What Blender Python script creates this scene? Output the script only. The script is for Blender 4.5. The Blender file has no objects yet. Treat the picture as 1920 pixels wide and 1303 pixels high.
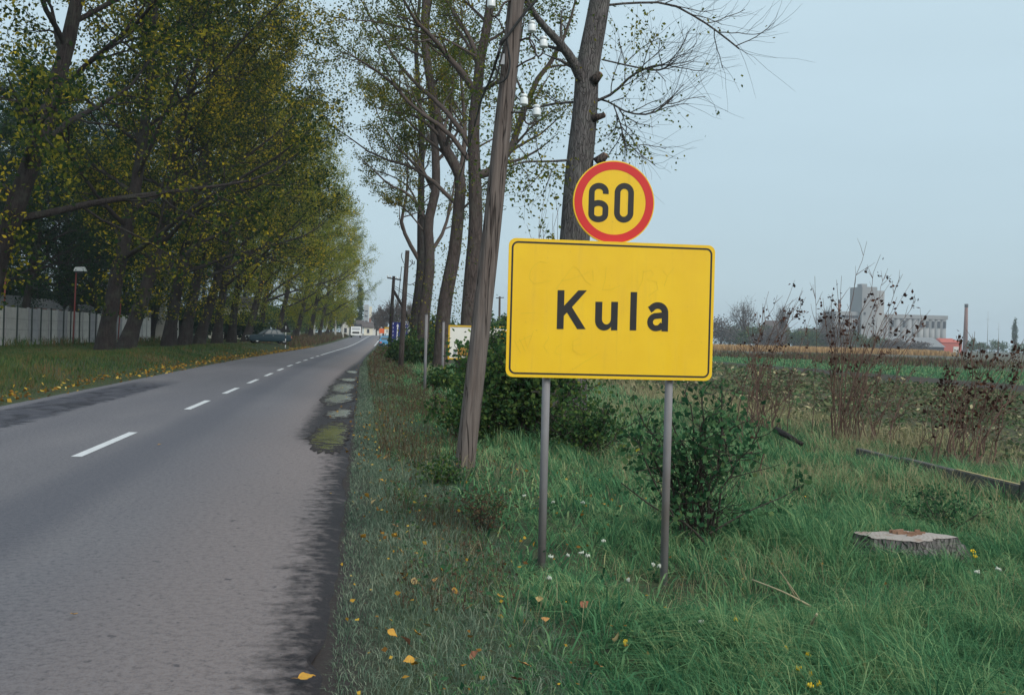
import bpy, math, random
import numpy as np
from mathutils import Vector, Matrix

random.seed(7)
RNG = np.random.default_rng(7)
SC = bpy.context.scene
COL = SC.collection

# ------------------------------------------------------------------ camera
EYE = Vector((0.0, 0.0, 1.65))
FPX = 2000.0                       # focal length in pixels of a 1920 px wide picture
ROLL = math.radians(1.45)
FWD = Vector((280.5, 2000.0, -17.4)).normalized()
R0 = FWD.cross(Vector((0, 0, 1))).normalized()
U0 = R0.cross(FWD).normalized()
RIGHT = R0 * math.cos(ROLL) + U0 * math.sin(ROLL)
UP = -R0 * math.sin(ROLL) + U0 * math.cos(ROLL)
cam_d = bpy.data.cameras.new('camera')
cam_d.sensor_width = 36.0
cam_d.lens = 36.0 * FPX / 1920.0
cam_d.clip_start = 0.1
cam_d.clip_end = 6000.0
cam = bpy.data.objects.new('camera', cam_d)
COL.objects.link(cam)
m3 = Matrix((RIGHT, UP, -FWD)).transposed()
cam.matrix_world = Matrix.Translation(EYE) @ m3.to_4x4()
SC.camera = cam

# ------------------------------------------------------------------ world, sun, exposure
SUN_EL, SUN_AZ = math.radians(38), math.radians(150)     # from behind the camera, to the right
world = bpy.data.worlds.new('World')
SC.world = world
world.use_nodes = True
wn, wl = world.node_tree.nodes, world.node_tree.links
for n in list(wn):
    wn.remove(n)
w_out = wn.new('ShaderNodeOutputWorld')
w_bg = wn.new('ShaderNodeBackground')
w_bg.inputs['Strength'].default_value = 0.1
w_sky = wn.new('ShaderNodeTexSky')
w_sky.sky_type = 'NISHITA'
w_sky.sun_disc = False
w_sky.sun_elevation = SUN_EL
w_sky.sun_rotation = SUN_AZ
w_sky.air_density = 1.0
w_sky.dust_density = 2.0
w_tc = wn.new('ShaderNodeTexCoord')
w_sep = wn.new('ShaderNodeSeparateXYZ')
w_ramp = wn.new('ShaderNodeValToRGB')
w_ramp.color_ramp.elements[0].position = 0.0
w_ramp.color_ramp.elements[0].color = (0.385, 0.505, 0.575, 1)
w_ramp.color_ramp.elements[1].position = 0.42
w_ramp.color_ramp.elements[1].color = (0.52, 0.665, 0.73, 1)
_e = w_ramp.color_ramp.elements.new(1.0)
_e.color = (0.76, 0.90, 0.97, 1)
w_noise = wn.new('ShaderNodeTexNoise')
w_noise.inputs['Scale'].default_value = 3.0
w_noise.inputs['Detail'].default_value = 5.0
w_nm = wn.new('ShaderNodeMapRange')
w_nm.inputs['To Min'].default_value = 7.5
w_nm.inputs['To Max'].default_value = 8.6
w_mul = wn.new('ShaderNodeVectorMath')
w_mul.operation = 'SCALE'
w_mix = wn.new('ShaderNodeMixRGB')
w_mix.inputs['Fac'].default_value = 0.88
wl.new(w_tc.outputs['Generated'], w_sep.inputs[0])
w_map = wn.new('ShaderNodeMapping')
w_map.inputs['Scale'].default_value = (1.0, 1.0, 5.0)
wl.new(w_tc.outputs['Generated'], w_map.inputs['Vector'])
wl.new(w_map.outputs['Vector'], w_noise.inputs['Vector'])
wl.new(w_sep.outputs['Z'], w_ramp.inputs['Fac'])
wl.new(w_noise.outputs['Fac'], w_nm.inputs['Value'])
wl.new(w_ramp.outputs['Color'], w_mul.inputs[0])
wl.new(w_nm.outputs['Result'], w_mul.inputs['Scale'])
wl.new(w_sky.outputs['Color'], w_mix.inputs['Color1'])
wl.new(w_mul.outputs['Vector'], w_mix.inputs['Color2'])
wl.new(w_mix.outputs['Color'], w_bg.inputs['Color'])
wl.new(w_bg.outputs['Background'], w_out.inputs['Surface'])

sun_d = bpy.data.lights.new('sun', 'SUN')
sun_d.energy = 1.5
sun_d.angle = math.radians(28)
sun_d.color = (1.0, 0.95, 0.88)
sun = bpy.data.objects.new('sun', sun_d)
COL.objects.link(sun)
# sky rotation 0 = +Y, clockwise seen from above
sdir = Vector((math.sin(SUN_AZ) * math.cos(SUN_EL), math.cos(SUN_AZ) * math.cos(SUN_EL), math.sin(SUN_EL)))
sun.rotation_euler = sdir.to_track_quat('Z', 'Y').to_euler()
sun.location = (0, 0, 60)

vs = SC.view_settings
SC.display_settings.display_device = 'sRGB'
vs.view_transform = 'Standard'
vs.look = 'None'
vs.exposure = 0.62
vs.gamma = 1.0
vs.use_curve_mapping = False
SC.cycles.max_bounces = 6
SC.cycles.diffuse_bounces = 3
SC.cycles.glossy_bounces = 2
SC.cycles.transmission_bounces = 3
SC.cycles.transparent_max_bounces = 6
SC.cycles.volume_bounces = 0
SC.cycles.use_denoising = True


# ------------------------------------------------------------------ helpers
def ray(px, py):
    return FWD + RIGHT * ((px - 960.0) / FPX) + UP * ((651.5 - py) / FPX)


def P(px, py, y):
    """World point seen at photo pixel (px, py), at world distance y down the road."""
    d = ray(px, py)
    return EYE + d * (y / d.y)


def G(px, py, z=0.0):
    d = ray(px, py)
    return EYE + d * ((z - EYE.z) / d.z)


def sstep(a, b, v):
    t = np.clip((np.asarray(v, float) - a) / (b - a), 0, 1)
    return t * t * (3 - 2 * t)


def curve_x(y):
    """the road swings to the right far away"""
    y = np.asarray(y, float)
    t = np.maximum(0.0, y - 50.0)
    return 0.026 * (t * t) / (t + 25.0)


def rise(x, y):
    return 1.45 * sstep(120, 320, y) * (1 - sstep(15, 60, x))


def H(x, y):
    """ground height (beside and under the road)"""
    x = np.asarray(x, float)
    y = np.asarray(y, float)
    u = x - curve_x(y)
    left = 0.52 * sstep(7.5, 10.6, -u)
    right = 0.035 * sstep(-0.15, 0.35, u) - 0.10 * sstep(0.6, 3.5, u) - 0.06 * sstep(7.5, 12, u)
    bump = 0.03 * np.sin(1.7 * x + 0.6 * y) * np.sin(0.9 * y - 0.7 * x) * sstep(0.5, 2.0, np.abs(u + 3.7) - 3.6)
    right = right - 0.09 * np.exp(-((x - 2.2) / 0.55) ** 2 - ((y - 7.2) / 1.0) ** 2)
    under = -0.07 * (1 - sstep(-0.02, 0.10, np.abs(u + 3.72) - 3.55))
    return left + right + bump + under + rise(x, y)


def Hf(x, y):
    return float(H(x, y))


def tag(o, label=None, cat=None, group=None, kind=None):
    if label:
        o['label'] = label
    if cat:
        o['category'] = cat
    if group:
        o['group'] = group
    if kind:
        o['kind'] = kind
    return o


def link(name, me, m=None, parent=None):
    o = bpy.data.objects.new(name, me)
    COL.objects.link(o)
    if m is not None:
        if isinstance(m, (list, tuple)):
            for k in m:
                me.materials.append(k)
        else:
            me.materials.append(m)
    if parent is not None:
        o.parent = parent
    return o


def empty(name, loc=(0, 0, 0), rz=0.0, label=None, cat=None, group=None):
    o = bpy.data.objects.new(name, None)
    COL.objects.link(o)
    o.location = loc
    o.rotation_euler = (0, 0, rz)
    o.empty_display_size = 0.2
    return tag(o, label, cat, group)


def np_mesh(name, V, faces, smooth=False):
    """faces: list of integer arrays (n, k)"""
    V = np.asarray(V, np.float32).reshape(-1, 3)
    me = bpy.data.meshes.new(name)
    me.vertices.add(len(V))
    me.vertices.foreach_set('co', V.ravel())
    loops = np.concatenate([np.asarray(f, np.int32).ravel() for f in faces])
    tot = np.concatenate([np.full(len(f), np.asarray(f).shape[1], np.int32) for f in faces])
    start = np.concatenate([[0], np.cumsum(tot)[:-1]]).astype(np.int32)
    me.loops.add(len(loops))
    me.loops.foreach_set('vertex_index', loops)
    me.polygons.add(len(tot))
    me.polygons.foreach_set('loop_start', start)
    if smooth:
        me.polygons.foreach_set('use_smooth', np.ones(len(tot), bool))
    me.update(calc_edges=True)
    return me


class MB:
    """collects simple solids and builds ONE mesh object"""

    def __init__(self):
        self.v, self.f, self.sm = [], [], []

    def add(self, vs_, fs, smooth=False):
        b = len(self.v)
        self.v += [tuple(p) for p in vs_]
        self.f += [tuple(i + b for i in f) for f in fs]
        self.sm += [smooth] * len(fs)
        return self

    def box(self, c, s, rot=None):
        x, y, z = s[0] / 2, s[1] / 2, s[2] / 2
        pts = [Vector(p) for p in ((-x, -y, -z), (x, -y, -z), (x, y, -z), (-x, y, -z), (-x, -y, z), (x, -y, z), (x, y, z), (-x, y, z))]
        if rot is not None:
            pts = [rot @ p for p in pts]
        pts = [p + Vector(c) for p in pts]
        return self.add(pts, [(0, 3, 2, 1), (4, 5, 6, 7), (0, 1, 5, 4), (1, 2, 6, 5), (2, 3, 7, 6), (3, 0, 4, 7)])

    def tube(self, pts, radii, sides=8, cap=True):
        V, F = tube(pts, radii, sides)
        b = len(self.v)
        self.add(V, [tuple(q) for q in F], True)
        n = len(pts)
        if cap:
            self.f.append(tuple(b + i for i in range(sides - 1, -1, -1)))
            self.f.append(tuple(b + (n - 1) * sides + i for i in range(sides)))
            self.sm += [False, False]
        return self

    def lathe(self, base, prof, sides=14, axis=Vector((0, 0, 1))):
        """prof: (r, h) pairs along axis"""
        axis = Vector(axis).normalized()
        pts = [Vector(base) + axis * h for r, h in prof]
        return self.tube(pts, [max(r, 1e-4) for r, h in prof], sides)

    def build(self, name, m=None, parent=None):
        me = bpy.data.meshes.new(name)
        me.from_pydata(self.v, [], self.f)
        me.polygons.foreach_set('use_smooth', self.sm)
        me.update()
        return link(name, me, m, parent)


def tube(pts, radii, sides=6):
    p = np.asarray([tuple(q) for q in pts], float)
    r = np.asarray(radii, float)
    n = len(p)
    t = np.gradient(p, axis=0)
    t /= np.linalg.norm(t, axis=1)[:, None] + 1e-12
    ref = np.array([0.31, 0.17, 0.93]) if abs(t[0][2]) < 0.8 else np.array([0.95, 0.2, 0.1])
    a = np.cross(t, ref)
    a /= np.linalg.norm(a, axis=1)[:, None] + 1e-12
    b = np.cross(t, a)
    ang = np.linspace(0, 2 * np.pi, sides, endpoint=False)
    V = p[:, None, :] + r[:, None, None] * (np.cos(ang)[None, :, None] * a[:, None, :] + np.sin(ang)[None, :, None] * b[:, None, :])
    i = np.arange(n - 1)[:, None] * sides
    k = np.arange(sides)[None, :]
    k2 = (k + 1) % sides
    F = np.stack([i + k, i + k2, i + sides + k2, i + sides + k], -1).reshape(-1, 4)
    return V.reshape(-1, 3), F


class Tubes:
    def __init__(self):
        self.V, self.F, self.n = [], [], 0

    def add(self, pts, radii, sides):
        V, F = tube(pts, radii, sides)
        self.V.append(V)
        self.F.append(F + self.n)
        self.n += len(V)

    def mesh(self, name):
        return np_mesh(name, np.concatenate(self.V), [np.concatenate(self.F)], True)


def leaf_mesh(name, c, s, rng, flat=0.0, aspect=0.62):
    """diamond leaves: centres c (n,3), sizes s (n,)"""
    n = len(c)
    a = rng.normal(size=(n, 3))
    a[:, 2] *= (1 - flat)
    a /= np.linalg.norm(a, axis=1)[:, None]
    b = rng.normal(size=(n, 3))
    b[:, 2] *= (1 - flat)
    b -= a * np.sum(a * b, 1)[:, None]
    b /= np.linalg.norm(b, axis=1)[:, None]
    s = np.asarray(s)[:, None]
    nn = np.cross(a, b)
    V = np.stack([c - a * s * 0.5, c + b * s * aspect * 0.5 + a * s * 0.08 + nn * s * 0.08, c + a * s * 0.5, c - b * s * aspect * 0.5 + a * s * 0.08 + nn * s * 0.08], 1)
    F = np.arange(4 * n).reshape(n, 4)
    return np_mesh(name, V.reshape(-1, 3), [F])


# ------------------------------------------------------------------ materials
def nodes_of(name):
    m = bpy.data.materials.new(name)
    m.use_nodes = True
    nt = m.node_tree
    return m, nt, nt.nodes, nt.links, nt.nodes['Principled BSDF']


def RGBA(c):
    return (c[0], c[1], c[2], 1.0)


def nz(N, L, vec, scale, detail=4.0, rough=0.55, stretch=None):
    t = N.new('ShaderNodeTexNoise')
    t.inputs['Scale'].default_value = scale
    t.inputs['Detail'].default_value = detail
    t.inputs['Roughness'].default_value = rough
    if stretch is not None:
        mp = N.new('ShaderNodeMapping')
        mp.inputs['Scale'].default_value = stretch
        L.new(vec, mp.inputs['Vector'])
        vec = mp.outputs['Vector']
    L.new(vec, t.inputs['Vector'])
    return t.outputs['Fac']


def mr(N, L, v, a, b, c=0.0, d=1.0, smooth=False):
    r = N.new('ShaderNodeMapRange')
    if smooth:
        r.interpolation_type = 'SMOOTHSTEP'
    r.inputs['From Min'].default_value = a
    r.inputs['From Max'].default_value = b
    r.inputs['To Min'].default_value = c
    r.inputs['To Max'].default_value = d
    L.new(v, r.inputs['Value'])
    return r.outputs['Result']


def mth(N, L, op, a, b=None):
    r = N.new('ShaderNodeMath')
    r.operation = op
    for k, v in ((0, a), (1, b)):
        if v is None:
            continue
        if isinstance(v, (int, float)):
            r.inputs[k].default_value = v
        else:
            L.new(v, r.inputs[k])
    return r.outputs[0]


def mixc(N, L, fac, a, b):
    r = N.new('ShaderNodeMixRGB')
    for k, v in (('Fac', fac), ('Color1', a), ('Color2', b)):
        if isinstance(v, (int, float)):
            r.inputs[k].default_value = v
        elif isinstance(v, tuple):
            r.inputs[k].default_value = RGBA(v)
        else:
            L.new(v, r.inputs[k])
    return r.outputs['Color']


def bump(N, L, bs, h, strength, dist=0.02):
    b = N.new('ShaderNodeBump')
    b.inputs['Strength'].default_value = strength
    b.inputs['Distance'].default_value = dist
    L.new(h, b.inputs['Height'])
    L.new(b.outputs['Normal'], bs.inputs['Normal'])


def mat(name, c1, c2=None, scale=6.0, rough=0.75, bmp=0.0, stretch=None, metal=0.0, lo=0.3, hi=0.7, spec=0.4, vary=0.0):
    m, nt, N, L, bs = nodes_of(name)
    bs.inputs['Roughness'].default_value = rough
    bs.inputs['Metallic'].default_value = metal
    bs.inputs['Specular IOR Level'].default_value = spec
    if c2 is None:
        c2 = tuple(v * 0.82 for v in c1)
    tc = N.new('ShaderNodeTexCoord')
    f = nz(N, L, tc.outputs['Object'], scale, 5.0, 0.6, stretch)
    col = mixc(N, L, mr(N, L, f, lo, hi), c1, c2)
    if vary:
        oi = N.new('ShaderNodeObjectInfo')
        hs = N.new('ShaderNodeHueSaturation')
        L.new(mr(N, L, oi.outputs['Random'], 0, 1, 1 - vary, 1 + vary), hs.inputs['Value'])
        L.new(col, hs.inputs['Color'])
        col = hs.outputs['Color']
    L.new(col, bs.inputs['Base Color'])
    if bmp:
        bump(N, L, bs, f, bmp)
    return m


def leaf_mat(name, stops, nscale=0.5, trans=0.35, nmix=0.5, vary=0.0):
    """leaf colours: a ramp over a random value per leaf mixed with a slow noise (clumps turn together)"""
    m, nt, N, L, bs = nodes_of(name)
    N.remove(bs)
    out = [n for n in N if n.type == 'OUTPUT_MATERIAL'][0]
    geo = N.new('ShaderNodeNewGeometry')
    f = nz(N, L, geo.outputs['Position'], nscale, 3.0)
    f = mr(N, L, f, 0.3, 0.7)
    v = mth(N, L, 'ADD', mth(N, L, 'MULTIPLY', geo.outputs['Random Per Island'], 1 - nmix), mth(N, L, 'MULTIPLY', f, nmix))
    if vary:
        oi = N.new('ShaderNodeObjectInfo')
        v = mth(N, L, 'ADD', v, mr(N, L, oi.outputs['Random'], 0, 1, -vary, vary))
    rp = N.new('ShaderNodeValToRGB')
    el = rp.color_ramp.elements
    while len(el) < len(stops):
        el.new(0.5)
    for e, (p, c) in zip(el, stops):
        e.position = p
        e.color = RGBA(c)
    L.new(v, rp.inputs['Fac'])
    d = N.new('ShaderNodeBsdfDiffuse')
    t = N.new('ShaderNodeBsdfTranslucent')
    mx = N.new('ShaderNodeMixShader')
    mx.inputs['Fac'].default_value = trans
    L.new(rp.outputs['Color'], d.inputs['Color'])
    L.new(rp.outputs['Color'], t.inputs['Color'])
    L.new(d.outputs[0], mx.inputs[1])
    L.new(t.outputs[0], mx.inputs[2])
    L.new(mx.outputs[0], out.inputs['Surface'])
    return m


def bark_mat(name, c1, c2, scale=7.0):
    m, nt, N, L, bs = nodes_of(name)
    bs.inputs['Roughness'].default_value = 0.9
    bs.inputs['Specular IOR Level'].default_value = 0.2
    tc = N.new('ShaderNodeTexCoord')
    o = tc.outputs['Object']
    f1 = nz(N, L, o, scale, 6.0, 0.65, (1.6, 1.6, 0.20))
    f2 = nz(N, L, o, scale * 0.25, 3.0)
    vo = N.new('ShaderNodeTexVoronoi')
    vo.feature = 'DISTANCE_TO_EDGE'
    vo.inputs['Scale'].default_value = scale * 1.5
    mp = N.new('ShaderNodeMapping')
    mp.inputs['Scale'].default_value = (1.5, 1.5, 0.11)
    wob = N.new('ShaderNodeMixRGB')
    wob.inputs['Fac'].default_value = 0.12
    L.new(o, wob.inputs['Color1'])
    tn = N.new('ShaderNodeTexNoise')
    tn.inputs['Scale'].default_value = 4.0
    L.new(o, tn.inputs['Vector'])
    L.new(tn.outputs['Color'], wob.inputs['Color2'])
    L.new(wob.outputs['Color'], mp.inputs['Vector'])
    L.new(mp.outputs['Vector'], vo.inputs['Vector'])
    crack = mr(N, L, vo.outputs['Distance'], 0.0, 0.12)
    h = mth(N, L, 'ADD', mth(N, L, 'MULTIPLY', crack, 0.6), f1)
    col = mixc(N, L, mr(N, L, f1, 0.3, 0.72), c2, c1)
    col = mixc(N, L, mr(N, L, crack, 0.0, 1.0, 0.55, 0.0), col, tuple(v * 0.35 for v in c2))
    col = mixc(N, L, mr(N, L, f2, 0.5, 0.75, 0, 0.45), col, tuple((a + b) * 0.55 for a, b in zip(c1, (0.10, 0.13, 0.09))))
    L.new(col, bs.inputs['Base Color'])
    bump(N, L, bs, h, 0.9, 0.04)
    return m


M = {}
def sign_mat():
    m, nt, N, L, bs = nodes_of('sign_yellow')
    bs.inputs['Roughness'].default_value = 0.38
    bs.inputs['Specular IOR Level'].default_value = 0.45
    tc = N.new('ShaderNodeTexCoord')
    o = tc.outputs['Object']
    a = nz(N, L, o, 2.2, 4.0, 0.6)
    st = nz(N, L, o, 6.0, 4.0, 0.6, (2.5, 1.0, 0.22))
    sp = nz(N, L, o, 60.0, 3.0, 0.7)
    col = mixc(N, L, mr(N, L, a, 0.3, 0.7), (0.86, 0.535, 0.010), (0.80, 0.475, 0.012))
    col = mixc(N, L, mr(N, L, st, 0.55, 0.8, 0.0, 0.35), col, (0.56, 0.34, 0.03))
    col = mixc(N, L, mr(N, L, sp, 0.66, 0.72, 0.0, 0.5), col, (0.42, 0.26, 0.04))
    L.new(col, bs.inputs['Base Color'])
    L.new(mr(N, L, st, 0.3, 0.8, 0.3, 0.55), bs.inputs['Roughness'])
    bump(N, L, bs, nz(N, L, o, 3.5, 2.0), 0.12, 0.03)
    return m


M['sign_yellow'] = sign_mat()
M['sign_black'] = mat('sign_black', (0.014, 0.013, 0.014), (0.02, 0.018, 0.018), 9, 0.5)
M['sign_red'] = mat('sign_red', (0.62, 0.022, 0.018), (0.58, 0.02, 0.02), 6, 0.45)
M['scratch'] = mat('scratch', (0.62, 0.42, 0.02), (0.7, 0.48, 0.02), 9, 0.6)
M['grey_paint'] = mat('grey_paint', (0.25, 0.245, 0.26), (0.16, 0.135, 0.125), 5, 0.6, 0.1, (1, 1, 0.3))
M['dark_metal'] = mat('dark_metal', (0.05, 0.05, 0.055), (0.03, 0.03, 0.035), 9, 0.55)
M['iron'] = mat('iron', (0.03, 0.027, 0.026), (0.05, 0.035, 0.028), 20, 0.7)
M['porcelain'] = mat('porcelain', (0.78, 0.80, 0.80), (0.66, 0.69, 0.70), 16, 0.2, spec=0.6)
M['rubber'] = mat('rubber', (0.012, 0.012, 0.013), (0.02, 0.02, 0.02), 10, 0.6)
M['bark'] = bark_mat('bark', (0.20, 0.18, 0.175), (0.075, 0.066, 0.066), 13.0)
M['bark_brown'] = bark_mat('bark_brown', (0.125, 0.095, 0.085), (0.05, 0.038, 0.035), 9.0)
M['bark_dark'] = bark_mat('bark_dark', (0.050, 0.040, 0.038), (0.020, 0.016, 0.016), 8.0)
M['twig'] = mat('twig', (0.10, 0.075, 0.065), (0.065, 0.05, 0.045), 5, 0.9)
M['stem_brown'] = mat('stem_brown', (0.15, 0.085, 0.06), (0.09, 0.055, 0.045), 6, 0.9)
M['stem_dark'] = mat('stem_dark', (0.03, 0.026, 0.022), (0.05, 0.04, 0.03), 6, 0.9)
M['cut_wood'] = mat('cut_wood', (0.27, 0.165, 0.11), (0.17, 0.085, 0.05), 12, 0.85)
M['concrete'] = mat('concrete', (0.56, 0.54, 0.51), (0.40, 0.385, 0.365), 2.4, 0.9, 0.15, vary=0.14)
M['concrete_dark'] = mat('concrete_dark', (0.37, 0.36, 0.37), (0.26, 0.255, 0.265), 2.4, 0.9, 0.15, vary=0.12)
M['white_wall'] = mat('white_wall', (0.62, 0.60, 0.55), (0.50, 0.48, 0.44), 0.6, 0.9)
M['cream_wall'] = mat('cream_wall', (0.70, 0.65, 0.53), (0.60, 0.55, 0.44), 0.6, 0.9)
M['roof_tile'] = mat('roof_tile', (0.10, 0.08, 0.075), (0.07, 0.058, 0.056), 1.5, 0.9)
M['roof_red'] = mat('roof_red', (0.45, 0.09, 0.055), (0.36, 0.075, 0.05), 0.4, 0.85)
M['roof_grey'] = mat('roof_grey', (0.22, 0.225, 0.23), (0.15, 0.155, 0.16), 0.8, 0.8)
M['window_dark'] = mat('window_dark', (0.03, 0.035, 0.045), (0.05, 0.055, 0.065), 2, 0.15)
M['silo_wall'] = mat('silo_wall', (0.29, 0.295, 0.30), (0.22, 0.225, 0.23), 0.08, 0.9, stretch=(1, 1, 0.3))
M['silo_pale'] = mat('silo_pale', (0.36, 0.36, 0.355), (0.28, 0.285, 0.29), 0.08, 0.9, stretch=(1, 1, 0.3))
M['brick_red'] = mat('brick_red', (0.30, 0.15, 0.12), (0.22, 0.12, 0.10), 0.5, 0.9)
M['car_teal'] = mat('car_teal', (0.010, 0.035, 0.050), (0.009, 0.030, 0.043), 3, 0.4, spec=0.3)
M['car_blue'] = mat('car_blue', (0.06, 0.26, 0.48), (0.05, 0.23, 0.44), 3, 0.3, spec=0.6)
M['truck_white'] = mat('truck_white', (0.72, 0.72, 0.70), (0.62, 0.62, 0.6), 2, 0.4)
M['canvas'] = mat('canvas', (0.05, 0.052, 0.06), (0.035, 0.038, 0.045), 2, 0.8)
M['glass'] = mat('glass', (0.035, 0.045, 0.05), (0.05, 0.06, 0.065), 2, 0.06, spec=0.8)
M['glass_dull'] = mat('glass_dull', (0.10, 0.125, 0.135), (0.07, 0.09, 0.10), 2, 0.3, spec=0.3)
M['tyre'] = mat('tyre', (0.015, 0.015, 0.015), (0.025, 0.025, 0.025), 8, 0.8)
M['chrome'] = mat('chrome', (0.5, 0.5, 0.5), (0.42, 0.42, 0.42), 8, 0.3, metal=0.8)
M['lamp_white'] = mat('lamp_white', (0.75, 0.74, 0.70), (0.68, 0.67, 0.62), 8, 0.25)
M['lamp_red'] = mat('lamp_red', (0.55, 0.05, 0.02), (0.6, 0.16, 0.02), 8, 0.3)
M['plate_white'] = mat('plate_white', (0.75, 0.75, 0.75), (0.7, 0.7, 0.7), 8, 0.5)
M['board_white'] = mat('board_white', (0.74, 0.72, 0.66), (0.70, 0.67, 0.61), 1.5, 0.6)
M['board_yellow'] = mat('board_yellow', (0.62, 0.38, 0.02), (0.56, 0.33, 0.02), 3, 0.6)
M['board_ochre'] = mat('board_ochre', (0.36, 0.20, 0.03), (0.30, 0.16, 0.03), 5, 0.6)
M['board_grey'] = mat('board_grey', (0.35, 0.36, 0.38), (0.3, 0.31, 0.33), 5, 0.6)
M['board_blue'] = mat('board_blue', (0.012, 0.02, 0.17), (0.012, 0.018, 0.14), 3, 0.45)
M['board_orange'] = mat('board_orange', (0.75, 0.14, 0.03), (0.68, 0.12, 0.03), 3, 0.5)
M['red_paint'] = mat('red_paint', (0.26, 0.04, 0.03), (0.18, 0.035, 0.03), 6, 0.6)
M['post_green'] = mat('post_green', (0.03, 0.045, 0.04), (0.022, 0.03, 0.028), 6, 0.7)
M['whitewash'] = mat('whitewash', (0.55, 0.54, 0.50), (0.4, 0.39, 0.36), 4, 0.9)

M['leaf_left'] = leaf_mat('leaf_left', [(0.0, (0.006, 0.020, 0.012)), (0.34, (0.030, 0.060, 0.020)), (0.56, (0.105, 0.125, 0.024)), (0.74, (0.30, 0.25, 0.026)), (0.88, (0.64, 0.46, 0.03)), (1.0, (0.70, 0.45, 0.08))], 0.30, 0.5, 0.38, 0.06)  # autumn tones, range widened to carry light and dark contrast in the colour
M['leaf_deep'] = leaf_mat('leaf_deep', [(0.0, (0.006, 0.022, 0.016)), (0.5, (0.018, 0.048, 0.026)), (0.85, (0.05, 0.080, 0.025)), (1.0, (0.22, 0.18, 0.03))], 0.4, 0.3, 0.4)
M['leaf_far'] = leaf_mat('leaf_far', [(0.0, (0.040, 0.085, 0.022)), (0.40, (0.15, 0.195, 0.030)), (0.75, (0.38, 0.34, 0.03)), (1.0, (0.58, 0.42, 0.04))], 0.25, 0.5, 0.5)
M['leaf_right'] = leaf_mat('leaf_right', [(0.0, (0.040, 0.085, 0.030)), (0.45, (0.085, 0.115, 0.024)), (0.75, (0.20, 0.18, 0.025)), (0.92, (0.34, 0.24, 0.03)), (1.0, (0.26, 0.10, 0.03))], 0.5, 0.35, 0.5)
M['leaf_shrub'] = leaf_mat('leaf_shrub', [(0.0, (0.012, 0.048, 0.026)), (0.5, (0.042, 0.110, 0.050)), (0.85, (0.10, 0.18, 0.075)), (0.96, (0.19, 0.22, 0.08)), (1.0, (0.45, 0.36, 0.04))], 1.6, 0.35, 0.3)
M['leaf_hedge'] = leaf_mat('leaf_hedge', [(0.0, (0.012, 0.040, 0.02)), (0.5, (0.045, 0.095, 0.034)), (0.85, (0.12, 0.17, 0.045)), (1.0, (0.38, 0.32, 0.05))], 1.2, 0.35, 0.35)
M['leaf_dead'] = leaf_mat('leaf_dead', [(0.0, (0.030, 0.016, 0.014)), (0.6, (0.055, 0.026, 0.02)), (1.0, (0.12, 0.055, 0.03))], 2.0, 0.1, 0.3)
M['leaf_winter'] = leaf_mat('leaf_winter', [(0.0, (0.075, 0.068, 0.066)), (0.6, (0.12, 0.10, 0.095)), (1.0, (0.17, 0.14, 0.11))], 0.3, 0.2, 0.3)
M['leaf_cypress'] = leaf_mat('leaf_cypress', [(0.0, (0.03, 0.06, 0.04)), (1.0, (0.08, 0.12, 0.06))], 0.5, 0.2, 0.4)
M['leaf_fallen'] = leaf_mat('leaf_fallen', [(0.0, (0.09, 0.045, 0.02)), (0.45, (0.26, 0.135, 0.03)), (0.78, (0.44, 0.28, 0.04)), (1.0, (0.50, 0.38, 0.14))], 0.9, 0.15, 0.2)
M['leaf_litter'] = leaf_mat('leaf_litter', [(0.0, (0.035, 0.065, 0.034)), (0.35, (0.075, 0.130, 0.060)), (0.58, (0.16, 0.165, 0.085)), (0.72, (0.10, 0.075, 0.058)), (0.88, (0.46, 0.41, 0.24)), (1.0, (0.48, 0.40, 0.16))], 0.22, 0.2, 0.35)
M['grass'] = leaf_mat('grass', [(0.0, (0.014, 0.058, 0.030)), (0.30, (0.052, 0.155, 0.075)), (0.56, (0.120, 0.270, 0.125)), (0.74, (0.22, 0.345, 0.16)), (0.90, (0.36, 0.39, 0.19)), (1.0, (0.46, 0.38, 0.20))], 1.3, 0.35, 0.38)  # blade tones spread wide: sheen and dark gaps are put into the colour
M['grass_dusty'] = leaf_mat('grass_dusty', [(0.0, (0.040, 0.075, 0.052)), (0.50, (0.125, 0.180, 0.125)), (0.86, (0.25, 0.285, 0.205)), (1.0, (0.36, 0.29, 0.18))], 0.9, 0.2, 0.32)
M['grass_straw'] = leaf_mat('grass_straw', [(0.0, (0.17, 0.18, 0.085)), (0.5, (0.30, 0.27, 0.15)), (1.0, (0.46, 0.40, 0.24))], 1.0, 0.2, 0.3)
M['grass_left'] = leaf_mat('grass_left', [(0.0, (0.014, 0.055, 0.024)), (0.4, (0.055, 0.110, 0.036)), (0.64, (0.12, 0.12, 0.045)), (0.8, (0.17, 0.095, 0.045)), (1.0, (0.26, 0.15, 0.07))], 0.4, 0.25, 0.45)
M['weed_brown'] = leaf_mat('weed_brown', [(0.0, (0.045, 0.034, 0.027)), (0.42, (0.10, 0.066, 0.046)), (0.62, (0.16, 0.105, 0.062)), (0.72, (0.07, 0.105, 0.045)), (1.0, (0.10, 0.14, 0.06))], 0.8, 0.2, 0.35)
M['maize_dry'] = leaf_mat('maize_dry', [(0.0, (0.30, 0.17, 0.07)), (0.6, (0.46, 0.29, 0.13)), (1.0, (0.55, 0.38, 0.2))], 0.05, 0.2, 0.4)
M['petal_white'] = mat('petal_white', (0.60, 0.61, 0.52), (0.46, 0.48, 0.40), 60, 0.8)
M['petal_yellow'] = mat('petal_yellow', (0.75, 0.52, 0.02), (0.7, 0.46, 0.02), 60, 0.8)
M['stalk_green'] = mat('stalk_green', (0.05, 0.11, 0.04), (0.07, 0.12, 0.04), 10, 0.8)
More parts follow.
